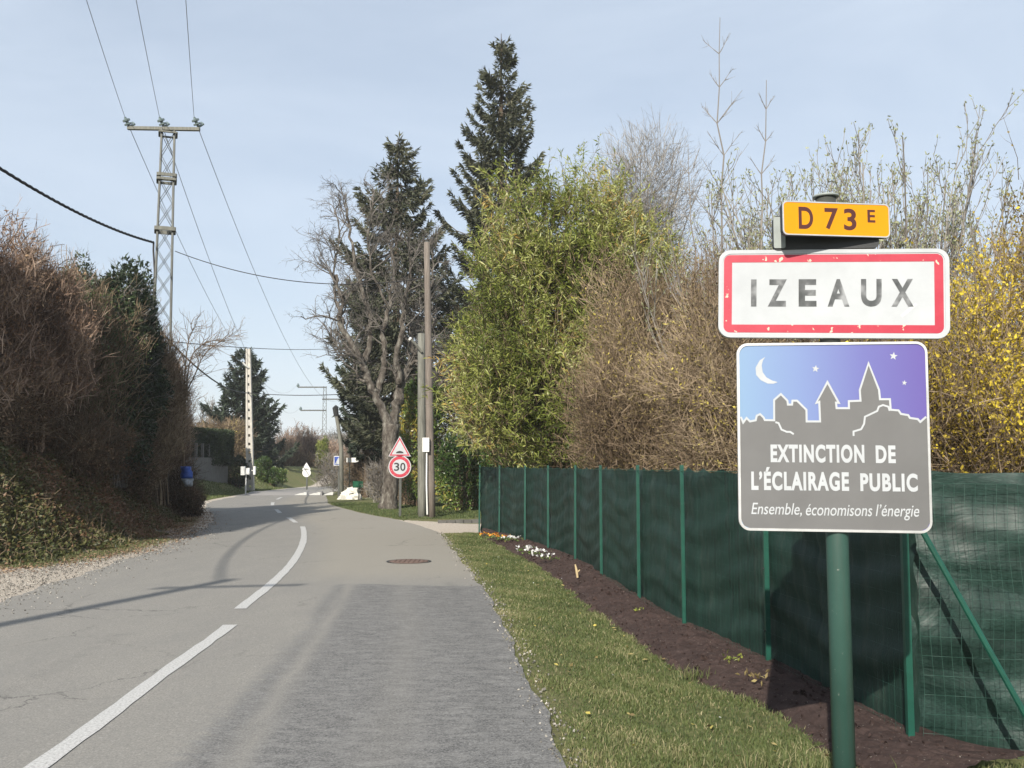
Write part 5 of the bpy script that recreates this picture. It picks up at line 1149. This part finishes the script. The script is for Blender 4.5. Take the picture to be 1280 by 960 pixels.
# --- across the road, far -----------------------------------------------
def hedge_box(name,a,b_,w_,z0,z1,label,mat,n=30000,ll=.1):
    a=np.array(a,float);b_=np.array(b_,float); r=root(name,(a[0],a[1],z0),label,'hedge'); d=unit((b_-a)[None])[0]; nn=np.array([-d[1],d[0]]); Lg=np.linalg.norm(b_-a)
    g=Geo(); R=np.stack([np.r_[d,0],np.r_[nn,0],[0,0,1]],1); cz=np.r_[(a+b_)/2,(z0+z1)/2]; box(g,cz,(Lg-.15,w_-.15,(z1-z0)-.12),R,.1); part('core',g,mat,r)
    u=rng.random((n,3)); f=rng.integers(0,5,n); u[f==0,0]=0;u[f==1,0]=1;u[f==2,1]=0;u[f==3,1]=1;u[f==4,2]=1
    loc=(u-.5)*[Lg,w_,z1-z0]+.035*rng.standard_normal((n,3)); q=loc@R.T+cz; D=rng.standard_normal((n,3))+((u-.5)*2)@R.T*.8; g=Geo(); leaves(g,q,D,ll,ll*.5,tint(q,.1,.8,.8)); part('foliage',g,mat,r,stuff=True); return r
A=P(222,560,50); B=P(279,560,56)
hedge_box('clipped_hedge',(A[0]-.6,A[1]+.4),(B[0],B[1]+.4),1.0,1.6,P(250,537,53)[2],'clipped hedge, leaves darkened in place of shade, with a flat top above the low grey wall',M['leaf_dark'])  # dark leaf colour stands in for the shade on the hedge face
c=P(291,600,57); shrub('round_bush',(c[0]-.1,58,HB(c[0],58)),[((0,0,.95),(.95,.8,.95))],'round dark clipped bush right of the low wall','bush',M['twig_brown'],M['leaf_dark'],ntw=600,nleaf=9000,tl=.3,ll=.09,lw=.05,lt=(0,.5),llo=.8)
c=P(338,600,66); shrub('green_hedge',(c[0],66,HB(c[0],66)),[((-.6,0,.9),(.8,.7,.9)),((.4,0,.6),(.6,.6,.6))],'yellow green topped hedge right of the concrete pole','hedge',M['twig_brown'],M['leaf_laurel'],ntw=900,nleaf=12000,tl=.3,ll=.11,lw=.06,lt=(.1,.9),llo=.75)
c=P(262,600,70); shrub('garden_bush',(c[0],70,.8),[((-1.5,0,2.2),(2.2,1.2,2.0)),((1.3,0,2.2),(1.8,1.2,2.0))],'mixed brown and olive garden bushes above the clipped hedge','bush',M['twig_brown'],M['leaf_tan'],ntw=5000,nleaf=7000,tl=.8,ll=.14,lw=.08,tt=(.3,1),lt=(0,.7),ntw_r=.016)
for px,Y,yt,rx,tw,words in ((372,84,536,3.2,M['twig_red'],'pinkish brown bare hedge shrub at the bend, left part'),(398,88,552,2.6,M['twig_red'],'pinkish brown bare hedge shrub at the bend, right of the first'),(352,80,556,2.2,M['twig_brown'],'brown shrub beside the far road sign, nearest the fir'),(420,92,552,2.6,M['twig_grey'],'grey brown hedge behind the crossing sign'),(446,90,556,2.8,M['twig_grey'],'grey hedge seen behind the white arrow sign'),(400,86,575,3.4,M['twig_brown'],'dark lower hedge along the far side of the bend'),(436,84,578,3.4,M['twig_brown'],'dark hedge behind the leaning pole')):
    c=P(px,600,Y); h=P(px,yt,Y)[2]-.2
    shrub('hedge_shrub',(c[0],Y,0.1),[((0,0,h*.55),(rx,1.6,h*.48)),((rx*.5,.4,h*.38),(rx,1.5,h*.38))],words,'shrub',tw,M['leaf_brown'],ntw=4500,nleaf=2500,tl=.8,ll=.12,lw=.07,tt=(.3,.95),lt=(.1,.7),ntw_r=.020)
for px,Y,yt,rx,h0,mat,words,tt_ in ((403,80,548,.55,0,M['leaf_bamboo'],'small yellow green conifer in the far hedge',(.0,.5)),):
    c=P(px,600,Y); h=P(px,yt,Y)[2]; shrub('small_conifer',(c[0],Y,0),[((0,0,h*.5),(rx,rx,h*.5))],words,'conifer',M['twig_brown'],mat,ntw=300,nleaf=5000,tl=.3,ll=.16,lw=.06,lt=tt_,llo=.6)
for px,Y,yt,words in ((366,105,512,'pale bare trees far behind the pinkish hedge, left one'),(384,112,528,'smaller pale bare tree right of the fir in the distance'),(245,82,480,'faint bare tree top between the left hedge and the fir'),(272,90,492,'faint lower bare tree top left of the fir')):
    c=P(px,600,Y); round_tree((c[0],Y,0),P(px,yt,Y)[2],words,n1=4,z1=.15,fine=.016)
for px,Y,yt,rx,words in ((430,118,545,5,'far grey tree line at the bend'),(480,110,520,7,'far grey tree line behind the dark spruce'),(330,125,560,8,'far low tree line left of the distant pylon'),(395,140,556,5,'far low tree line under the hills')):
    c=P(px,600,Y); h=P(px,yt,Y)[2]
    shrub('tree_line',(c[0],Y,0),[((0,0,h*.5),(rx,3,h*.5))],words,'trees',M['twig_grey'],M['leaf_tan'],ntw=4500,nleaf=1500,tl=1.2,ll=.2,lw=.1,tt=(.2,.7),lt=(0,.4),ntw_r=.028)
# distant woods closing the horizon on both sides
g=Geo(); N=16000; x=rng.uniform(-420,420,N); y=260+60*rng.random(N)+.1*np.abs(x); hgt=(7+3*np.sin(x/37)+2*np.sin(x/11))*rng.random(N)**.6
leaves(g,np.stack([x,y,hgt],1),rng.standard_normal((N,3))+[0,0,.6],4.0,2.2,np.clip(.35+.2*rng.standard_normal(N),0,1)); struct('distant_woods',g,M['twig_brown'],'stuff')

# --- grass ---------------------------------------------------------------
def blades(x,y,h,w_,name,tn,z=None):
    n_=len(x); z=H(x,y) if z is None else z; b0=np.stack([x,y,z-.004],1); a=rng.uniform(0,2*pi,n_); s=np.stack([np.cos(a),np.sin(a),0*a],1)*w_[:,None]*.5; a2=rng.uniform(0,2*pi,n_); ln=rng.uniform(.1,.9,n_)
    dirv=np.stack([np.cos(a2)*ln,np.sin(a2)*ln,np.ones(n_)],1); m1=b0+unit(dirv*[.5,.5,1])*h[:,None]*.55; t_=b0+unit(dirv*[1.3,1.3,1])*h[:,None]
    V=np.stack([b0-s,b0+s,m1+s*.8,m1-s*.8,t_],1).reshape(-1,3); k=np.arange(n_)[:,None]*5; g=Geo(); g.add(V,[k+np.array([[0,1,2,3]]),k+np.array([[3,2,4]])],np.repeat(tn,5)); return struct(name,g,M['grass'],'stuff')
o_=np.argsort(BED[:,1]); bx=lambda y: np.interp(y,BED[o_,1],BED[o_,0])
N=150000; y=3.2+19*rng.random(N)**1.7; x0=edge_x(y,'R')-.02; x1=np.where(y<5.0,1.9+0*y,bx(y))+.05; ex=.06*np.sin(y*7)+.05*np.sin(y*17+1); x=x0+ex+(x1-x0-ex)*rng.random(N)
pt=np.sin(x*3.1+y*1.7)*np.sin(y*2.3-x*2)+.5*np.sin(x*9+y*7); edge_=np.exp(-((x-x0)/.18)); keep=rng.random(N)>.6*edge_+.35*(pt<-.5)+.2*(pt<-.1)
x,y,pt,edge_=x[keep],y[keep],pt[keep],edge_[keep]; n_=len(x)
blades(x,y,(.022+.022*rng.random(n_)+.016*(pt>.3))*(1-.4*edge_),(.0035+.0004*y)*np.ones(n_),'grass',np.clip(.45+.20*pt+.17*rng.standard_normal(n_)+.5*(rng.random(n_)>.90-.08*(pt<-.3))+.25*edge_,0,1))
# verge by the 30 sign and far left verge, taller tufts along the soil
N=26000; y=rng.uniform(27,40,N); x=edge_x(y,'R')+.1+rng.random(N)*(7.5-(y-27)*.1); lo_=np.interp(x,[-4,-3,-1,4],[0,28.3,28.2,28.3]); k=y>lo_; x,y=x[k],y[k]; n_=len(x)
blades(x,y,.04+.05*rng.random(n_),.022*np.ones(n_),'verge_grass',np.clip(.35+.2*rng.standard_normal(n_),0,1))
N=24000; y=rng.uniform(36,66,N); x=edge_x(np.clip(y,-30,60),'L')-.5-rng.random(N)*6; n_=N
blades(x,y,.06+.07*rng.random(n_),.04*np.ones(n_),'bank_grass',np.clip(.5+.2*rng.standard_normal(n_),0,1))
N=9000; y=rng.uniform(10,22,N); x=np.interp(y,FOOT_Y,FOOT_X)+rng.normal(.1,.22,N)+.1; n_=N; k=(np.sin(y*1.7)+np.sin(y*.7+2))>-.5; x,y=x[k],y[k]; n_=len(x)
blades(x,y,.03+.05*rng.random(n_),.014*np.ones(n_),'shoulder_grass',np.clip(.5+.25*rng.standard_normal(n_),0,1))
tx_=[];ty_=[]
for cx,cy,s_,m_ in ((2.35,4.75,.12,500),(2.15,4.85,.08,300),(2.5,4.65,.10,400),(1.35,5.0,.1,300),(1.28,7.05,.06,100)):
    tx_.append(cx+s_*rng.standard_normal(m_)); ty_.append(cy+s_*.6*rng.standard_normal(m_))
tx_=np.concatenate(tx_); ty_=np.concatenate(ty_); n_=len(tx_); blades(tx_,ty_,.05+.07*rng.random(n_),.005*np.ones(n_),'grass_tufts',np.clip(.65+.2*rng.standard_normal(n_),0,1),z=np.full(n_,.03))
def crumbs(x,y,name):
    n_=len(x); p=np.stack([x,y,H(x,y)+.016],1); s_=rng.uniform(.002,.007,n_)*(1+y/30); D=unit(rng.standard_normal((n_,3))); g=Geo(); segs(g,p-D*s_[:,None],p+D*s_[:,None],s_,s_*.6,4,rng.random(n_)); struct(name,g,M['crumb'],'stuff')
M['crumb']=tinted('pale gravel crumb',[(0,(.10,.095,.085)),(.6,(.24,.225,.20)),(1,(.48,.45,.40))],.9)
N=1000; y=3.4+19*rng.random(N)**1.5; crumbs(edge_x(y,'R')+rng.normal(.03,.06,N),y,'edge_gravel')
N=9000; y=9+15*rng.random(N)**1.3; crumbs(edge_x(y,'L')-.1+rng.normal(-.45,.45,N),y,'shoulder_gravel')
# dead leaves and petals scattered on the verge
N=130; y=3.6+15*rng.random(N)**1.4; x=edge_x(y,'R')+.1+rng.random(N)*(np.where(y<5,1.5,bx(y))-edge_x(y,'R')-.1); g=Geo(); leaves(g,np.stack([x,y,0*x+.035],1),rng.standard_normal((N,3))*[1,1,.2],rng.uniform(.025,.06,N),rng.uniform(.015,.035,N),rng.uniform(.3,1,N),flat=.5); struct('dead_leaves',g,M['leaf_tan'],'stuff')
N=24; y=3.8+13*rng.random(N)**1.3; x=edge_x(y,'R')+.3+rng.random(N)*.9; g=Geo(); leaves(g,np.stack([x,y,0*x+.04],1),rng.standard_normal((N,3))*[1,1,.2],.018,.014,rng.random(N),flat=.5); struct('fallen_petals',g,M['petal_white'],'stuff')

# --- small plants on the bed --------------------------------------------
def plant(px,py,label,blo,nf,fs,nl=60,s_=.09,fol=M['leaf_laurel'],group=None):
    c=G(px,py,.10); c[2]=.10; r=root('bedding_plant',tuple(c),label,'plant',group); g=Geo()
    q=c+rng.standard_normal((nl,3))*[s_,s_*.8,.012]+[0,0,.03]; leaves(g,q,rng.standard_normal((nl,3))+[0,0,.8],.045,.022,rng.uniform(.3,.9,nl)); part('foliage',g,fol,r,stuff=True)
    if nf:
        g=Geo(); q=c+rng.standard_normal((nf,3))*[s_,s_*.8,.012]+[0,0,.09]
        for k in range(4): leaves(g,q,rng.standard_normal((nf,3))*[1,1,.35],fs,fs*.8,rng.random(nf),flat=.2)
        part('blossom',g,blo,r,stuff=True)
plant(612,673,'orange and yellow flowers nearest the end post of the fence',M['petal_orange'],12,.045,90,.20)
plant(628,675,'second patch of orange and yellow flowers on the bed',M['petal_orange'],9,.045,70,.14)
plant(641,677,'first small white flower clump after the orange flowers',M['petal_white'],8,.05,50,.09)
plant(655,690,'middle white flower clump on the dark soil',M['petal_white'],11,.05,40,.11)
plant(667,694,'bright white flower clump beside the middle one',M['petal_white'],12,.05,40,.10)
plant(684,701,'last white flower clump, nearest the viewer',M['petal_white'],9,.045,30,.09)
plant(916,830,'small pale leafy weed on the soil near the sign shadow',None,0,0,18,.035,M['leaf_bamboo'])
plant(942,852,'withered leafy weed at the left edge of the sign shadow',None,0,0,20,.04,M['leaf_tan'])
plant(800,706+60,'tiny weed at the foot of the netting',None,0,0,10,.03,M['leaf_bamboo'])
c=G(722,722,.1); g=Geo(); tube(g,[c,c+[-.01,0,.08],c+[-.03,0,.17]],[.014,.018,.010],6); tube(g,[c+[-.01,0,.06],c+[.03,0,.10]],.008,5); single('wooden_peg',g,M['peg'],tuple(c),'pale split wooden peg standing in the soil bed','peg')
# ------------------------------------------------------------------ haze
def haze_box():
    g=Geo(); V=[(x,y,z) for x in (-1500,1500) for y in (-120,1850) for z in (-9,75)]; g.add(V,BOXF)
    me=g.mesh('haze'); m=bpy.data.materials.new('thin spring haze'); m.use_nodes=True; n=m.node_tree; n.nodes.clear()
    o=n.nodes.new('ShaderNodeOutputMaterial'); v=n.nodes.new('ShaderNodeVolumePrincipled'); v.inputs['Color'].default_value=(.93,.96,1,1); v.inputs['Density'].default_value=.00045; v.inputs['Anisotropy'].default_value=0
    n.links.new(v.outputs[0],o.inputs['Volume']); me.materials.append(m); ob=bpy.data.objects.new('haze',me); sc.collection.objects.link(ob); ob['kind']='stuff'
haze_box()
